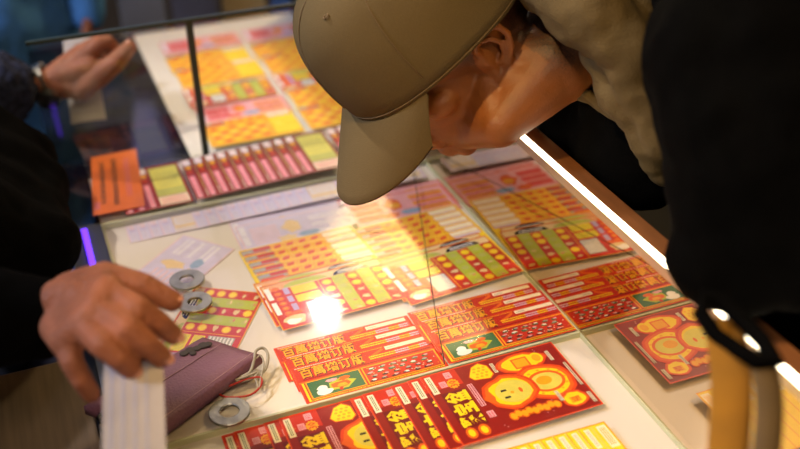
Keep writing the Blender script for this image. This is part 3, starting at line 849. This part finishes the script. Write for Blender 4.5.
def head(bm, C, Fw, L, U):
    def h(f, l, u): return C + Fw * f + L * l + U * u
    R3 = Matrix((Fw, L, U)).transposed()
    sph(bm, h(-.012, 0, .030), (.098, .076, .092), 3, R3)
    sph(bm, h(.030, 0, -.035), (.064, .062, .078), 3, R3)
    sph(bm, h(.055, 0, -.060), (.040, .050, .046), 3, R3)
    sph(bm, h(.074, 0, -.098), (.020, .022, .018), 3, R3)
    sph(bm, h(.076, 0, .018), (.020, .052, .016), 3, R3)
    for s_ in (-1, 1):
        cap(bm, h(-.002, .062 * s_, -.052), .014, h(.068, .020 * s_, -.102), .015)
        cap(bm, h(.004, .065 * s_, -.005), .014, h(-.004, .061 * s_, -.055), .014)
        sph(bm, h(.062, .040 * s_, -.022), (.024, .022, .018), 3, R3)
        sph(bm, h(.079, .031 * s_, .000), (.012, .015, .009), 3, R3)
        sph(bm, h(.097, .011 * s_, -.040), (.010, .008, .008), 3, R3)
        # ear
        e = lambda f, u, out=0: h(-.004 + f, (.0755 + out) * s_, -.006 + u)
        ring = [(.010, .004, 0), (.013, .020, .004), (.006, .031, .008), (-.008, .034, .012), (-.019, .026, .015), (-.023, .010, .015), (-.019, -.006, .012), (-.010, -.018, .008), (-.001, -.028, .004), (.005, -.030, .001), (.008, -.018, 0)]
        P_ = [e(*q) for q in ring]
        for a, b in zip(P_[:-1], P_[1:]): cap(bm, a, .0041, b, .0041)
        cap(bm, P_[8], .0062, P_[9], .0058)
        cap(bm, e(.011, -.004, .002), .0042, e(.007, -.010, .002), .004)
        an = [(.004, .022, .004), (-.007, .018, .008), (-.013, .006, .010), (-.009, -.008, .008), (-.002, -.015, .004)]
        for a, b in zip(an[:-1], an[1:]): cap(bm, e(*a), .0033, e(*b), .0033)
        sph(bm, e(-.006, .003, -.004), (.020, .004, .028), 3, Matrix((Fw, (L * s_ - Fw * -.35).normalized(), U)).transposed())
    chain(bm, [(h(.092, 0, .008), .0075), (h(.104, 0, -.014), .009), (h(.114, 0, -.034), .0115)])
    cap(bm, h(.093, -.016, -.066), .007, h(.093, .016, -.066), .007); cap(bm, h(.100, -.008, -.063), .0065, h(.100, .008, -.063), .0065)
    cap(bm, h(.089, -.014, -.078), .008, h(.089, .014, -.078), .008); cap(bm, h(.095, -.006, -.078), .0065, h(.095, .006, -.078), .0065)
    return h
head(bm, hc, Vector((.95, 0, -.31)).normalized(), Vector((0, 1, 0)), Vector((.31, 0, .95)).normalized())
cap(bm, Vector((-.43, 1.2, 1.44)), .055, Vector((-.37, 1.2, 1.56)), .052)
vb = fuse('body', bm, M['skin_vendor'], .0026, 3, ve)
nail(ve, idx[3][0], idx[2][0], cd(.1, .5, .9), .0085); nail(ve, mid[3][0], mid[2][0], cd(.1, .6, .9), .0085); nail(ve, rng[3][0], rng[2][0], cd(0, .5, .9), .0082)
nail(ve, thm[3][0], thm[2][0], cd(.0, .9, .5), .0085); nail(ve, t2[3][0], t2[2][0], cd(-.5, .7, .5), .0105)
bm = blob_bm(); sph(bm, hc + Vector((-.03, 0, .045)), (.10, .085, .09), 3)
cap(bm, hc + Vector((-.085, 0, -.01)), .045, hc + Vector((-.06, 0, .06)), .06)
fuse('hair', bm, M['hair'], .006, 2, ve, (.006, 60))
# black sweater
bm = blob_bm()
cuff = at(34, 318, .985)
chain(bm, [(W1.lerp(EL1, .045), .036), (W1.lerp(EL1, .14), .043), (EL1, .066), (SH1, .088)])
cap(bm, SH1, .09, SH2, .09)
chain(bm, [(Vector((-.46, 1.2, .86)), .15), (Vector((-.44, 1.2, 1.30)), .14), (Vector((-.43, 1.2, 1.41)), .07)])
# trunk leaning on the counter side
for y in (1.10, 1.20, 1.28): cap(bm, Vector((-.22, y, .98)), .12, Vector((-.38, y, 1.20)), .13)
for y in (1.10, 1.18, 1.26, 1.33): cap(bm, Vector((-.042, y, .925)), .055, Vector((-.20, y - .03, 1.02)), .11)
chain(bm, [(Vector((-.042, 1.10, .925)), .055), (Vector((-.046, 1.32, .922)), .052), (Vector((-.095, 1.45, .93)), .050)])
fuse('sweater', bm, M['black_cloth'], .008, 4, ve, (.008, 14))
bm = blob_bm()
chain(bm, [(W2.lerp(EL2, .23), .050), (W2.lerp(EL2, .28), .060), (EL2, .074), (SH2, .085)])
sl = fuse('sleeve', bm, M['fuzzy'], .005, 2, ve, (.006, 55)); sl['label'] = 'fuzzy dark navy sleeve'
bm = blob_bm(); 
for s_ in (-1, 1): chain(bm, [(Vector((-.42, 1.2 + .09 * s_, .86)), .11), (Vector((-.45, 1.2 + .1 * s_, .48)), .085), (Vector((-.47, 1.2 + .1 * s_, .10)), .065)])
fuse('trousers', bm, M['black_cloth'], .009, 4, ve, (.006, 10))
for s_ in (-1, 1):
    bm = blob_bm(); chain(bm, [(Vector((-.48, 1.2 + .1 * s_, .045)), .045), (Vector((-.34, 1.2 + .12 * s_, .036)), .036)]); fuse('shoe', bm, M['black_cloth'], .006, 3, ve)
# watch: links around the wrist
wd = (u2(70, 74, 1.69) - W2).normalized(); wc_ = W2.lerp(EL2, .025)
s1 = cd(.25, .9, .35); s1 = (s1 - wd * s1.dot(wd)).normalized(); s2 = wd.cross(s1)
bm = bmesh.new(); nl = 22
for k in range(nl):
    a = 2 * PI * k / nl
    for off in (-.0062, 0, .0062):
        c = wc_ + (s1 * math.cos(a) * .031 + s2 * math.sin(a) * .026) + wd * off
        nrm = (s1 * math.cos(a) + s2 * math.sin(a)).normalized(); tg = wd.cross(nrm)
        R3 = Matrix((wd, tg, nrm)).transposed(); vs = box(bm, -.0027, -.0038, -.0016, .0027, .0038, .0016, 0)
        for v in vs: v.co = c + R3 @ v.co
ws = setpar(obj('watch_band', bm, M['watch']), ve); ws['label'] = 'linked metal watch band'
bm = bmesh.new(); nr = (s1 * math.cos(2.2) + s2 * math.sin(2.2)).normalized(); R3 = Matrix((wd, wd.cross(nr), nr)).transposed()
g = bmesh.ops.create_cone(bm, cap_ends=True, segments=28, radius1=.019, radius2=.017, depth=.009)
for v in g['verts']: v.co = wc_ + nr * .033 + R3 @ v.co
setpar(obj('watch_case', bm, M['watch']), ve)

# --- papers in the hands
def paper(name, corners, label, ink, vert, lines, seed, bend=.004, th=.0003):
    c = [Vector(q) for q in corners]; nn = (c[1] - c[0]).cross(c[3] - c[0]).normalized()
    if nn.dot(CAM - c[0]) < 0: nn = -nn
    bm = bmesh.new(); n = 12
    def P_(u, v, z=0): return c[0].lerp(c[1], u).lerp(c[3].lerp(c[2], u), v) + nn * (z + bend * math.sin(PI * v * 1.3) + bend * .4 * math.sin(PI * u))
    for (z, mi) in ((0, 0), (-th, 0)):
        for i in range(3):
            for j in range(n): quad(bm, [P_(i / 3, j / n, z), P_((i + 1) / 3, j / n, z), P_((i + 1) / 3, (j + 1) / n, z), P_(i / 3, (j + 1) / n, z)], mi)
    for j in range(n):
        for u in (0, 1): quad(bm, [P_(u, j / n, 0), P_(u, (j + 1) / n, 0), P_(u, (j + 1) / n, -th), P_(u, j / n, -th)])
    r_ = random.Random(seed)
    for k in range(lines):
        if vert:
            u = .12 + .76 * k / lines; v = .05
            while v < .93:
                l = r_.uniform(.03, .07); quad(bm, [P_(u, v, .0003), P_(u + .045, v, .0003), P_(u + .045, v + l, .0003), P_(u, v + l, .0003)], 1); v += l + .012
        else:
            v = .06 + .88 * k / lines; u = .1
            while u < .85:
                l = r_.uniform(.04, .14); quad(bm, [P_(u, v, .0003), P_(min(.9, u + l), v, .0003), P_(min(.9, u + l), v + .016, .0003), P_(u, v + .016, .0003)], 1); u += l + .03
    return tag(obj(name, bm, [M['paper'], M[ink]]), label, 'paper slip')
paper('paper_slip', [at(63, 41, 1.80), at(92, 37, 1.80), at(106, 118, 1.72), at(71, 123, 1.72)], 'white printed slip held under the upper hand with the watch', 'ink', False, 16, 3)
paper('paper_slip', [at(104, 362, .885), at(163, 353, .885), at(167, 480, .80), at(101, 480, .80)], 'blurred pale slip with faint columns hanging from the lower hand', 'inkblue', True, 4, 5, bend=.002)

# --- person in blue, far left
pb = tag(empty('person', (-.075, 2.27, 0)), 'person in a blue jacket standing at the far left behind the counter', 'person')
bx, by = -.075, 2.27
bm = blob_bm()
head(bm, Vector((bx + .02, by, 1.62)), Vector((.6, -.8, 0)).normalized(), Vector((.8, .6, 0)).normalized(), Vector((0, 0, 1)))
chain(bm, [(Vector((bx, by, 1.55)), .052), (Vector((bx, by, 1.42)), .055), (Vector((bx, by, 1.3)), .11), (Vector((bx, by, .95)), .12)])
for s_ in (-1, 1):
    chain(bm, [(Vector((bx + .17 * s_, by, 1.38)), .045), (Vector((bx + .22 * s_, by, 1.10)), .038), (Vector((bx + .21 * s_, by - .08, .87)), .024), (Vector((bx + .21 * s_, by - .10, .78)), .022)])
    for k in range(4): chain(bm, [(Vector((bx + .21 * s_, by - .125 + k * .018, .78)), .009), (Vector((bx + .205 * s_, by - .13 + k * .018, .72 + .004 * abs(k - 1.5))), .008), (Vector((bx + .198 * s_, by - .128 + k * .018, .69)), .007)])
    chain(bm, [(Vector((bx + .205 * s_, by - .125, .83)), .012), (Vector((bx + .19 * s_, by - .155, .79)), .010), (Vector((bx + .185 * s_, by - .165, .755)), .008)])
    chain(bm, [(Vector((bx + .09 * s_, by, .90)), .08), (Vector((bx + .1 * s_, by, .48)), .055), (Vector((bx + .1 * s_, by, .08)), .04), (Vector((bx + .1 * s_, by - .12, .03)), .03)])
fuse('body', bm, M['skin_vendor'], .006, 3, pb)
bm = blob_bm()
chain(bm, [(Vector((bx, by, 1.40)), .09), (Vector((bx, by, 1.28)), .17), (Vector((bx, by, .82)), .19)])
for s_ in (-1, 1): chain(bm, [(Vector((bx + .17 * s_, by, 1.38)), .075), (Vector((bx + .22 * s_, by, 1.10)), .062), (Vector((bx + .21 * s_, by - .08, .89)), .044), (Vector((bx + .21 * s_, by - .10, .83)), .036)])
fuse('jacket', bm, M['denim'], .010, 4, pb, (.012, 9))
bm = blob_bm()
for s_ in (-1, 1): chain(bm, [(Vector((bx + .09 * s_, by, .85)), .12), (Vector((bx + .1 * s_, by, .48)), .09), (Vector((bx + .1 * s_, by, .09)), .075)])
fuse('trousers', bm, M['denim'], .010, 4, pb, (.008, 9))
bm = blob_bm(); sph(bm, (bx + .01, by + .02, 1.665), (.085, .095, .085), 3); fuse('hair', bm, M['hair'], .007, 2, pb, (.006, 50))
for s_ in (-1, 1):
    bm = blob_bm(); chain(bm, [(Vector((bx + .1 * s_, by + .02, .045)), .045), (Vector((bx + .1 * s_, by - .15, .035)), .035)]); fuse('shoe', bm, M['black_cloth'], .007, 3, pb)

# --- the man in the cap
Lh = cd(.500, -.351, .79).normalized()
Fh = cd(-.655, -.756, .078); Fh = (Fh - Lh * Fh.dot(Lh)).normalized()
Uh = Fh.cross(Lh).normalized()
EAR = at(493, 54, 1.10)
HC = EAR - Lh * .080 + Fh * .004 + Uh * .006
mn = tag(empty('person', (1.15, 1.0, 0)), 'man in a khaki cap and black jacket bent low over the ticket counter', 'person')
def H(f, l, u): return HC + Fh * f + Lh * l + Uh * u
bm = blob_bm()
head(bm, HC, Fh, Lh, Uh)
NB = at(612, 18, 1.20)
chain(bm, [(H(-.035, 0, -.035), .062), (H(-.06, 0, -.085), .058), (NB, .064)])
cap(bm, H(.01, .02, -.085), .035, NB + cd(-.01, -.035, .0), .045)
cap(bm, H(.045, 0, -.092), .024, H(-.03, 0, -.11), .05)
cap(bm, H(-.002, .045, -.062), .024, NB + cd(-.03, .0, .02), .055)
J1, J2 = at(500, 125, 1.118), at(572, 44, 1.165)
cap(bm, J1, .024, J2, .054)
cap(bm, H(.060, .012, -.088), .024, J1, .025)
for q, r in ((H(.030, .044, -.050), .024), (H(.008, .048, -.040), .024), (H(.050, .034, -.068), .022)):
    cap(bm, q, r, J1, .0235); cap(bm, q, r, J1.lerp(J2, .45), .038)
cap(bm, H(-.012, .050, -.040), .026, J1.lerp(J2, .75), .048)
HIP = Vector((1.12, 1.02, .93)); CH = NB.lerp(HIP, .35)
SL = NB + cd(.10, .02, .15); SR = NB + cd(.02, -.02, -.20)
chain(bm, [(NB, .06), (CH, .12), (HIP, .13)]); cap(bm, SL, .055, SR, .055)
ELB = at(722, 262, .90); HND = Vector((.72, .60, 1.30)) 
chain(bm, [(SL, .052), (ELB + Vector((0, 0, .01)), .036), (HND, .024)])
ER = Vector((.60, 1.30, 1.07)); HR = Vector((.66, 1.15, 1.055))
chain(bm, [(SR, .052), (ER, .034), (HR, .024)])
def simple_hand(bm, w, d, side, up):
    d = d.normalized(); side = side.normalized()
    for k in range(4):
        b = w + d * .085 + side * (.027 - .018 * k); l = (.036, .040, .037, .028)[k]
        cap(bm, w, .020, b, .011); chain(bm, [(b, .0098), (b + d * l - up * .008, .0088), (b + d * (l * 1.6) - up * .026, .0078)])
    chain(bm, [(w + d * .02 + side * .022, .014), (w + d * .055 + side * .048, .011), (w + d * .085 + side * .055, .009)])
simple_hand(bm, HND, Vector((-.1, .5, .85)), Vector((1, 0, 0)), Vector((-1, 0, 0)))
simple_hand(bm, HR, Vector((.3, -.9, -.1)), Vector((-1, -.3, 0)), Vector((0, 0, 1)))
for s_ in (-1, 1): chain(bm, [(HIP + Vector((0, .1 * s_, 0)), .09), (Vector((1.16, 1.02 + .12 * s_, .48)), .06), (Vector((1.22, 1.02 + .12 * s_, .08)), .042), (Vector((1.10, 1.02 + .12 * s_, .035)), .03)])
mb = fuse('body', bm, M['skin'], .0024, 5, mn)
at_ = mb.data.attributes.new('stubble', 'FLOAT', 'POINT')
for i, v in enumerate(mb.data.vertices):
    q = v.co - HC; f, l, u = q.dot(Fh), q.dot(Lh), q.dot(Uh)
    s_ = 0
    if abs(l) > .03 or f < -.03:
        ed = (f + .010) * .9 + (-u) * .55          # hairline: behind the ear and a faded sideburn
        if f < -.018 and u > -.085: s_ = min(1, max(0, (-.018 - f) / .03)) * min(1, max(0, (u + .085) / .03)) * .8
        if -.018 <= f < .050 and -.035 < u: s_ = max(s_, min(1, (u + .035) / .04) * max(0, 1 - max(0, f - .015) / .035) * .75)
    if f > .03 and u < -.05 and abs(l) < .05: s_ = max(s_, .12)
    ear = q - (Fh * -.008 + Lh * .083 - Uh * .004)
    if abs(l) > .072 and -.036 < f < .016 and -.045 < u < .036: s_ = 0
    at_.data[i].value = s_
# khaki cap
bm = bmesh.new()
NU, NV = 56, 18
cc = (-.010, 0, .036)
def crown(a, t, off=0):
    "a around (0 = front), t from rim 0 to button 1"
    ca, sa = math.cos(a), math.sin(a)
    rimz = .016 + .016 * sa * sa - .012 * (1 - ca) * .5
    rf = (.124 if ca > 0 else .112); rl = .097
    e = (1 - t)
    CS = 1.05
    rr = math.sin(e * PI / 2) ** .62
    f = cc[0] + (rf + off) * rr * ca + .012 * t * (1 - t) * 4 * max(0, ca)
    l = (rl + off) * rr * sa
    u = rimz + (.150 + off - rimz + .0) * (math.sin(t * PI / 2) ** .9) + .010 * max(0, ca) * math.sin(t * PI)
    return H(f * CS + .006, l * CS, u * CS) + cd(-.008, -.006, 0)
ring = []
for off in (0, -.0025):
    g = [[bm.verts.new(crown(2 * PI * i / NU, .999 * j / NV, off)) for i in range(NU)] for j in range(NV + 1)]
    ring.append(g)
    for j in range(NV):
        for i in range(NU): bm.faces.new((g[j][i], g[j][(i + 1) % NU], g[j+1][(i + 1) % NU], g[j+1][i]))
    bm.faces.new(g[NV])
for i in range(NU): bm.faces.new((ring[0][0][i], ring[1][0][i], ring[1][0][(i + 1) % NU], ring[0][0][(i + 1) % NU]))
for v in bm.verts: v.co += Vector([.0018 * noise.noise(v.co * 22 + Vector((k * 9, 0, 0))) for k in range(3)])
cpo = setpar(obj('cap', bm, M['cap'], smooth=True), mn); cpo['label'] = 'khaki baseball cap crown'
def capchild(name, bm, m, sm=True):
    o = obj(name, bm, m, smooth=sm); o.parent = cpo
    o.matrix_parent_inverse = (Matrix.Translation(mn.location).inverted()).inverted() if False else Matrix.Identity(4)
    return o
# brim
bm = bmesh.new(); nb = 28; na = 10; G = []
for off in (0, -.0028):
    g = []
    for i in range(nb + 1):
        a = math.radians(-56 + 112 * i / nb); row = []
        for j in range(na + 1):
            t = j / na; p0 = crown(a, .0); q = p0 - HC
            f0, l0, u0 = q.dot(Fh), q.dot(Lh), q.dot(Uh)
            ln = .078 * (math.cos(a * 1.5) ** .38 if math.cos(a * 1.5) > 0 else 0)
            f = f0 + ln * t; l = l0 * (1 - .06 * t)
            u = u0 + off - .60 * ln * t - .022 * t * (abs(l) / .08) ** 2 - .012 * t * t
            row.append(bm.verts.new(H(f, l, u)))
        g.append(row)
    G.append(g)
    for i in range(nb):
        for j in range(na): 
            try: bm.faces.new((g[i][j], g[i+1][j], g[i+1][j+1], g[i][j+1]))
            except ValueError: pass
for i in range(nb): bm.faces.new((G[0][i][na], G[1][i][na], G[1][i+1][na], G[0][i+1][na]))
br = capchild('brim', bm, M['cap'])
for k in range(1):       # stitched rim row
    bm = bmesh.new(); tube(bm, [crown(2 * PI * i / 60, .012 + .05 * k, .0006) for i in range(60)], .0006, 5, True); capchild('stitching', bm, M['thread'])
bm = bmesh.new(); sph(bm, crown(0, .999) + Uh * .001, .007, 2); capchild('button', bm, M['cap'])
for k in range(6):
    bm = bmesh.new(); tube(bm, [crown(2 * PI * k / 6 + PI / 6 * 0, t / 16, .0004) for t in range(1, 16)], .0006, 5); capchild('seam', bm, M['thread'])
for a in (.55, 2.6):
    bm = bmesh.new(); c = crown(a * 1.0, .62, .0008); tube(bm, [c + (Fh * math.cos(t) + Lh * math.sin(t)) * .0028 for t in [2 * PI * k / 12 for k in range(12)]], .0009, 5, True); capchild('eyelet', bm, M['thread'])

# beige hood and collar round the neck
nd = (NB - H(-.06, 0, -.085)).normalized()
e1 = Lh - nd * Lh.dot(nd); e1.normalize(); e2 = nd.cross(e1)      # e1 to the viewer
bm = blob_bm()
def ringpts(c, r1, r2, n=20, ph=0): return [c + e1 * math.cos(t) * r1 + e2 * math.sin(t) * r2 for t in [2 * PI * k / n + ph for k in range(n)]]
for c, ra, rb, th, tw in ((NB + nd * -.012, .078, .082, .013, 0), (NB + nd * .012, .092, .097, .018, .4), (NB + nd * .045, .104, .110, .024, .9)):
    R_ = ringpts(c, ra, rb)
    for i in range(len(R_)):
        a, b = R_[i], R_[(i + 1) % len(R_)]
        wv = .012 * math.sin(3 * 2 * PI * i / 20 + tw * 5)
        wv2 = .012 * math.sin(3 * 2 * PI * (i + 1) / 20 + tw * 5)
        cap(bm, a + nd * wv, th, b + nd * wv2, th)
# hood bag falling down behind the neck (up in the photograph) and the front fold
chain(bm, [(at(545, -15, 1.10), .030), (at(590, 10, 1.06), .040), (at(628, 44, 1.05), .028), (at(640, 85, 1.06), .014)])
chain(bm, [(at(560, -30, 1.2), .045), (at(620, 0, 1.12), .055), (at(650, 40, 1.1), .045)])
chain(bm, [(at(558, 86, 1.17), .006), (at(590, 98, 1.14), .009), (at(625, 118, 1.12), .012), (at(650, 130, 1.12), .016)])
chain(bm, [(at(596, 56, 1.09), .016), (at(616, 92, 1.08), .020), (at(640, 132, 1.09), .018), (at(668, 172, 1.12), .016)])
chain(bm, [(at(616, 50, 1.06), .020), (at(640, 92, 1.06), .022), (at(664, 140, 1.08), .022)])
fuse('hood', bm, M['khaki'], .005, 3, mn, (.006, 26))['label'] = 'beige folded hood'
# black jacket
bm = blob_bm()
chain(bm, [(NB + nd * .10, .115), (CH, .17), (HIP, .18)])
chain(bm, [(NB + nd * .09 - e1 * .0, .10), (SL + nd * .02, .105)]); cap(bm, NB + nd * .08, .09, SR, .085)
chain(bm, [(SL + nd * .02, .105), (at(757, 110, .90), .085), (ELB + cd(.028, .012, 0), .056), (ELB, .044)])
chain(bm, [(ELB + cd(.02, .012, 0), .052), (HND.lerp(ELB, .3), .046), (HND.lerp(ELB, .1), .036)])
chain(bm, [(at(760, 60, .92), .10), (at(775, 160, .92), .085), (at(800, 235, .92), .07)])
chain(bm, [(SR, .085), (ER, .055), (HR + Vector((0, .03, 0)), .042)])
chain(bm, [(at(566, 128, 1.25), .030), (at(600, 140, 1.22), .045), (at(650, 150, 1.18), .07)])
chain(bm, [(at(580, 105, 1.25), .030), (at(650, 110, 1.2), .08)])
fuse('jacket', bm, M['black_cloth'], .008, 4, mn, (.010, 12))
bm = blob_bm()
for s_ in (-1, 1): chain(bm, [(HIP + Vector((0, .08 * s_, -.02)), .135), (Vector((1.16, 1.02 + .12 * s_, .48)), .09), (Vector((1.22, 1.02 + .12 * s_, .11)), .07)])
fuse('trousers', bm, M['black_cloth'], .009, 4, mn, (.006, 10))
for s_ in (-1, 1):
    bm = blob_bm(); chain(bm, [(Vector((1.23, 1.02 + .12 * s_, .045)), .045), (Vector((1.08, 1.02 + .12 * s_, .036)), .036)]); fuse('shoe', bm, M['black_cloth'], .007, 3, mn)

# --- straps hanging from the sleeve at the right edge
st = tag(empty('bag_strap', at(727, 449, .78)), 'blurred mustard and olive straps hanging from the black sleeve at right', 'bag strap')
def strap(pa, pb_, w, m, name, label):
    a, b = at(*pa), at(*pb_); b = Vector((a.x, a.y, b.z)) if False else b
    s_ = cd(1, 0, 0); n_ = cd(0, 0, 1); bm = bmesh.new(); N = 16; R_ = []
    for i in range(N + 1):
        t = i / N; c = a.lerp(b, t) + n_ * .006 * math.sin(t * 5) + s_ * .002 * math.sin(t * 4)
        R_.append([bm.verts.new(c + s_ * w * x + n_ * y) for x, y in ((-.5, .0), (-.47, .0014), (0, .003), (.47, .0014), (.5, 0), (.47, -.0014), (0, -.001), (-.47, -.0014))])
    for i in range(N):
        for k in range(8): bm.faces.new((R_[i][k], R_[i][(k+1) % 8], R_[i+1][(k+1) % 8], R_[i+1][k]))
    bm.faces.new(R_[0]); bm.faces.new(R_[-1][::-1])
    o = setpar(obj(name, bm, M[m], smooth=True), st); o['label'] = label
strap((722, 318, .82), (733, 500, .72), .030, 'mustard', 'strap', 'mustard strap')
strap((760, 350, .80), (770, 500, .71), .020, 'olive_webbing', 'strap', 'olive strap')
bm = bmesh.new()
q = [at(x, y, d) for x, y, d in ((700, 312, .80), (706, 296, .80), (720, 300, .80), (738, 316, .80), (762, 340, .79), (776, 362, .78), (758, 362, .78), (738, 350, .79), (716, 336, .80))]
tube(bm, q, .0065, 10, True); lp = setpar(obj('loop', bm, M['black_cloth'], smooth=True), st); lp['label'] = 'black loop'

# ---------------------------------------------------------------- lamps
def lamp(name, x, y, r, power, col, label, es, group='round ceiling lamps'):
    t = tag(empty('ceiling_lamp', (x, y, 2.85)), label, 'ceiling lamp', group)
    bm = bmesh.new(); bmesh.ops.create_cone(bm, cap_ends=True, segments=32, radius1=r * 1.12, radius2=r * 1.12, depth=.05)
    for v in bm.verts: v.co += Vector((x, y, 2.82))
    setpar(obj('housing', bm, M['rail']), t)
    bm = bmesh.new(); bmesh.ops.create_cone(bm, cap_ends=True, segments=32, radius1=r, radius2=r, depth=.01)
    for v in bm.verts: v.co += Vector((x, y, 2.789))
    setpar(obj('diffuser', bm, emit('lamp_glow_' + name, col, es)), t)
    L = bpy.data.lights.new('ceiling_light', 'AREA'); L.shape = 'DISK'; L.size = r * 2; L.energy = power; L.color = srgb(col)[:3]
    o = bpy.data.objects.new('light_source', L); link(o); o.location = (x, y, 2.78); setpar(o, t)
    return t
def mirrored(px, py, h=.0095, z=2.785):
    "where on the ceiling the glass sends the view at that spot"
    p = plane(px, py, h); d = (p - CAM); d.z = -d.z
    return p + d * ((z - p.z) / d.z)
a = mirrored(500, 372); b_ = mirrored(325, 312); c_ = mirrored(432, 232)
lamp('a', a.x, a.y, .13, 30, 'ffdfa0', 'round warm ceiling lamp nearest above the counter', 60)
lamp('b', b_.x, b_.y, .05, 5, 'fff0e0', 'small ceiling spot lamp left of the warm lamp', 9)
lamp('c', c_.x, c_.y, .50, 22, 'ffd68c', 'large pale ceiling lamp further back', 1.3)
lamp('d', -.35, -.75, .30, 14, 'ffe2c4', 'added wide fill lamp behind the viewer on the left', 6)  # unseen lamp added as fill from the camera side
lamp('f', -1.9, 1.3, .2, 80, 'dfe6ff', 'added cool white fill lamp at the far left', 8)  # unseen lamp added to brighten the blue jacket and background
lamp('e', .95, -.35, .20, 10, 'ffd08a', 'added warm fill lamp behind the viewer on the right', 10)  # unseen warm lamp added as fill
def spot(x, y, tx, ty, power, col, ang, label, blend=.6, z=2.66):
    t = tag(empty('added_spot_lamp', (x, y, 2.85)), label, 'spot lamp', 'added spot lamps aimed at the counter')
    d = (Vector((tx, ty, S)) - Vector((x, y, z))).normalized(); q = d.to_track_quat('-Z', 'Y').to_matrix()
    bm = bmesh.new(); tube(bm, [Vector((x, y, 2.849)), Vector((x, y, z + .05))], .012, 10); setpar(obj('stem', bm, M['black_metal']), t)
    bm = bmesh.new(); c = Vector((x, y, z)) - d * .03
    n = 24; rs = [(.0, -.09), (.03, -.088), (.045, -.06), (.05, .02), (.046, .02), (.040, -.05), (.0, -.055)]
    G = [[bm.verts.new(c + q @ Vector((r * math.cos(2 * PI * k / n), r * math.sin(2 * PI * k / n), -h))) for k in range(n)] for r, h in rs[1:-1]]
    for A, B in zip(G[:-1], G[1:]):
        for k in range(n): bm.faces.new((A[k], A[(k + 1) % n], B[(k + 1) % n], B[k]))
    bm.faces.new(G[0]); bm.faces.new(G[-1])
    setpar(obj('lamp_head', bm, M['black_metal']), t)
    L = bpy.data.lights.new('added_spot_light', 'SPOT'); L.energy = power; L.color = srgb(col)[:3]; L.spot_size = math.radians(ang); L.spot_blend = blend; L.shadow_soft_size = .045
    o = bpy.data.objects.new('light_source', L); link(o); o.location = Vector((x, y, z)) + d * .02; o.rotation_mode = 'QUATERNION'; o.rotation_quaternion = d.to_track_quat('-Z', 'Y')
    setpar(o, t)
spot(-.85, 1.9, .25, 1.0, 125, 'ffeee0', 50, 'added black spot lamp over the vendor side')  # unseen spot added to brighten the shelf but keep the man darker
spot(-.60, .45, .48, .68, 105, 'ffd48c', 24, 'added black spot lamp over the near left')  # unseen spot added for a warm bright pool on the front tickets

# cool panels added further back for the bluish veil they reflect in the glass
E_ = emit('cool_panel_glow', 'c4c0ff', 1.05)
for i in range(2):
    for j in range(3):
        x, y = .20 + i * 1.05, 3.75 + j * .95
        t = tag(empty('added_ceiling_panel', (x, y, 2.85)), '%s added cool light panel, %s row' % (('left', 'right')[i], ('near', 'centre', 'far')[j]), 'ceiling light', 'added cool light panels')
        bm = bmesh.new(); box(bm, x - .48, y - .43, 2.80, x + .48, y + .43, 2.849, bev=.004); setpar(obj('frame', bm, M['rail']), t)
        bm = bmesh.new(); box(bm, x - .46, y - .41, 2.792, x + .46, y + .41, 2.7995); setpar(obj('diffuser', bm, E_), t)

w = bpy.data.worlds.new('World'); sc.world = w; w.use_nodes = True
w.node_tree.nodes['Background'].inputs[0].default_value = (.30, .32, .40, 1)
w.node_tree.nodes['Background'].inputs[1].default_value = .1

# ---------------------------------------------------------------- camera
cam = bpy.data.cameras.new('camera'); co = bpy.data.objects.new('camera', cam); link(co)
cam.sensor_width = 36; cam.lens = F * 36 / 800; cam.clip_start = .02
mw = RM.to_4x4(); mw.translation = CAM; co.matrix_world = mw
cam.dof.use_dof = True; cam.dof.focus_distance = 1.15 * .97; cam.dof.aperture_fstop = 2.4
sc.camera = co
sc.view_settings.view_transform = 'Standard'; sc.view_settings.look = 'None'; sc.view_settings.gamma = 1
sc.view_settings.use_curve_mapping = False; sc.view_settings.exposure = 0.0
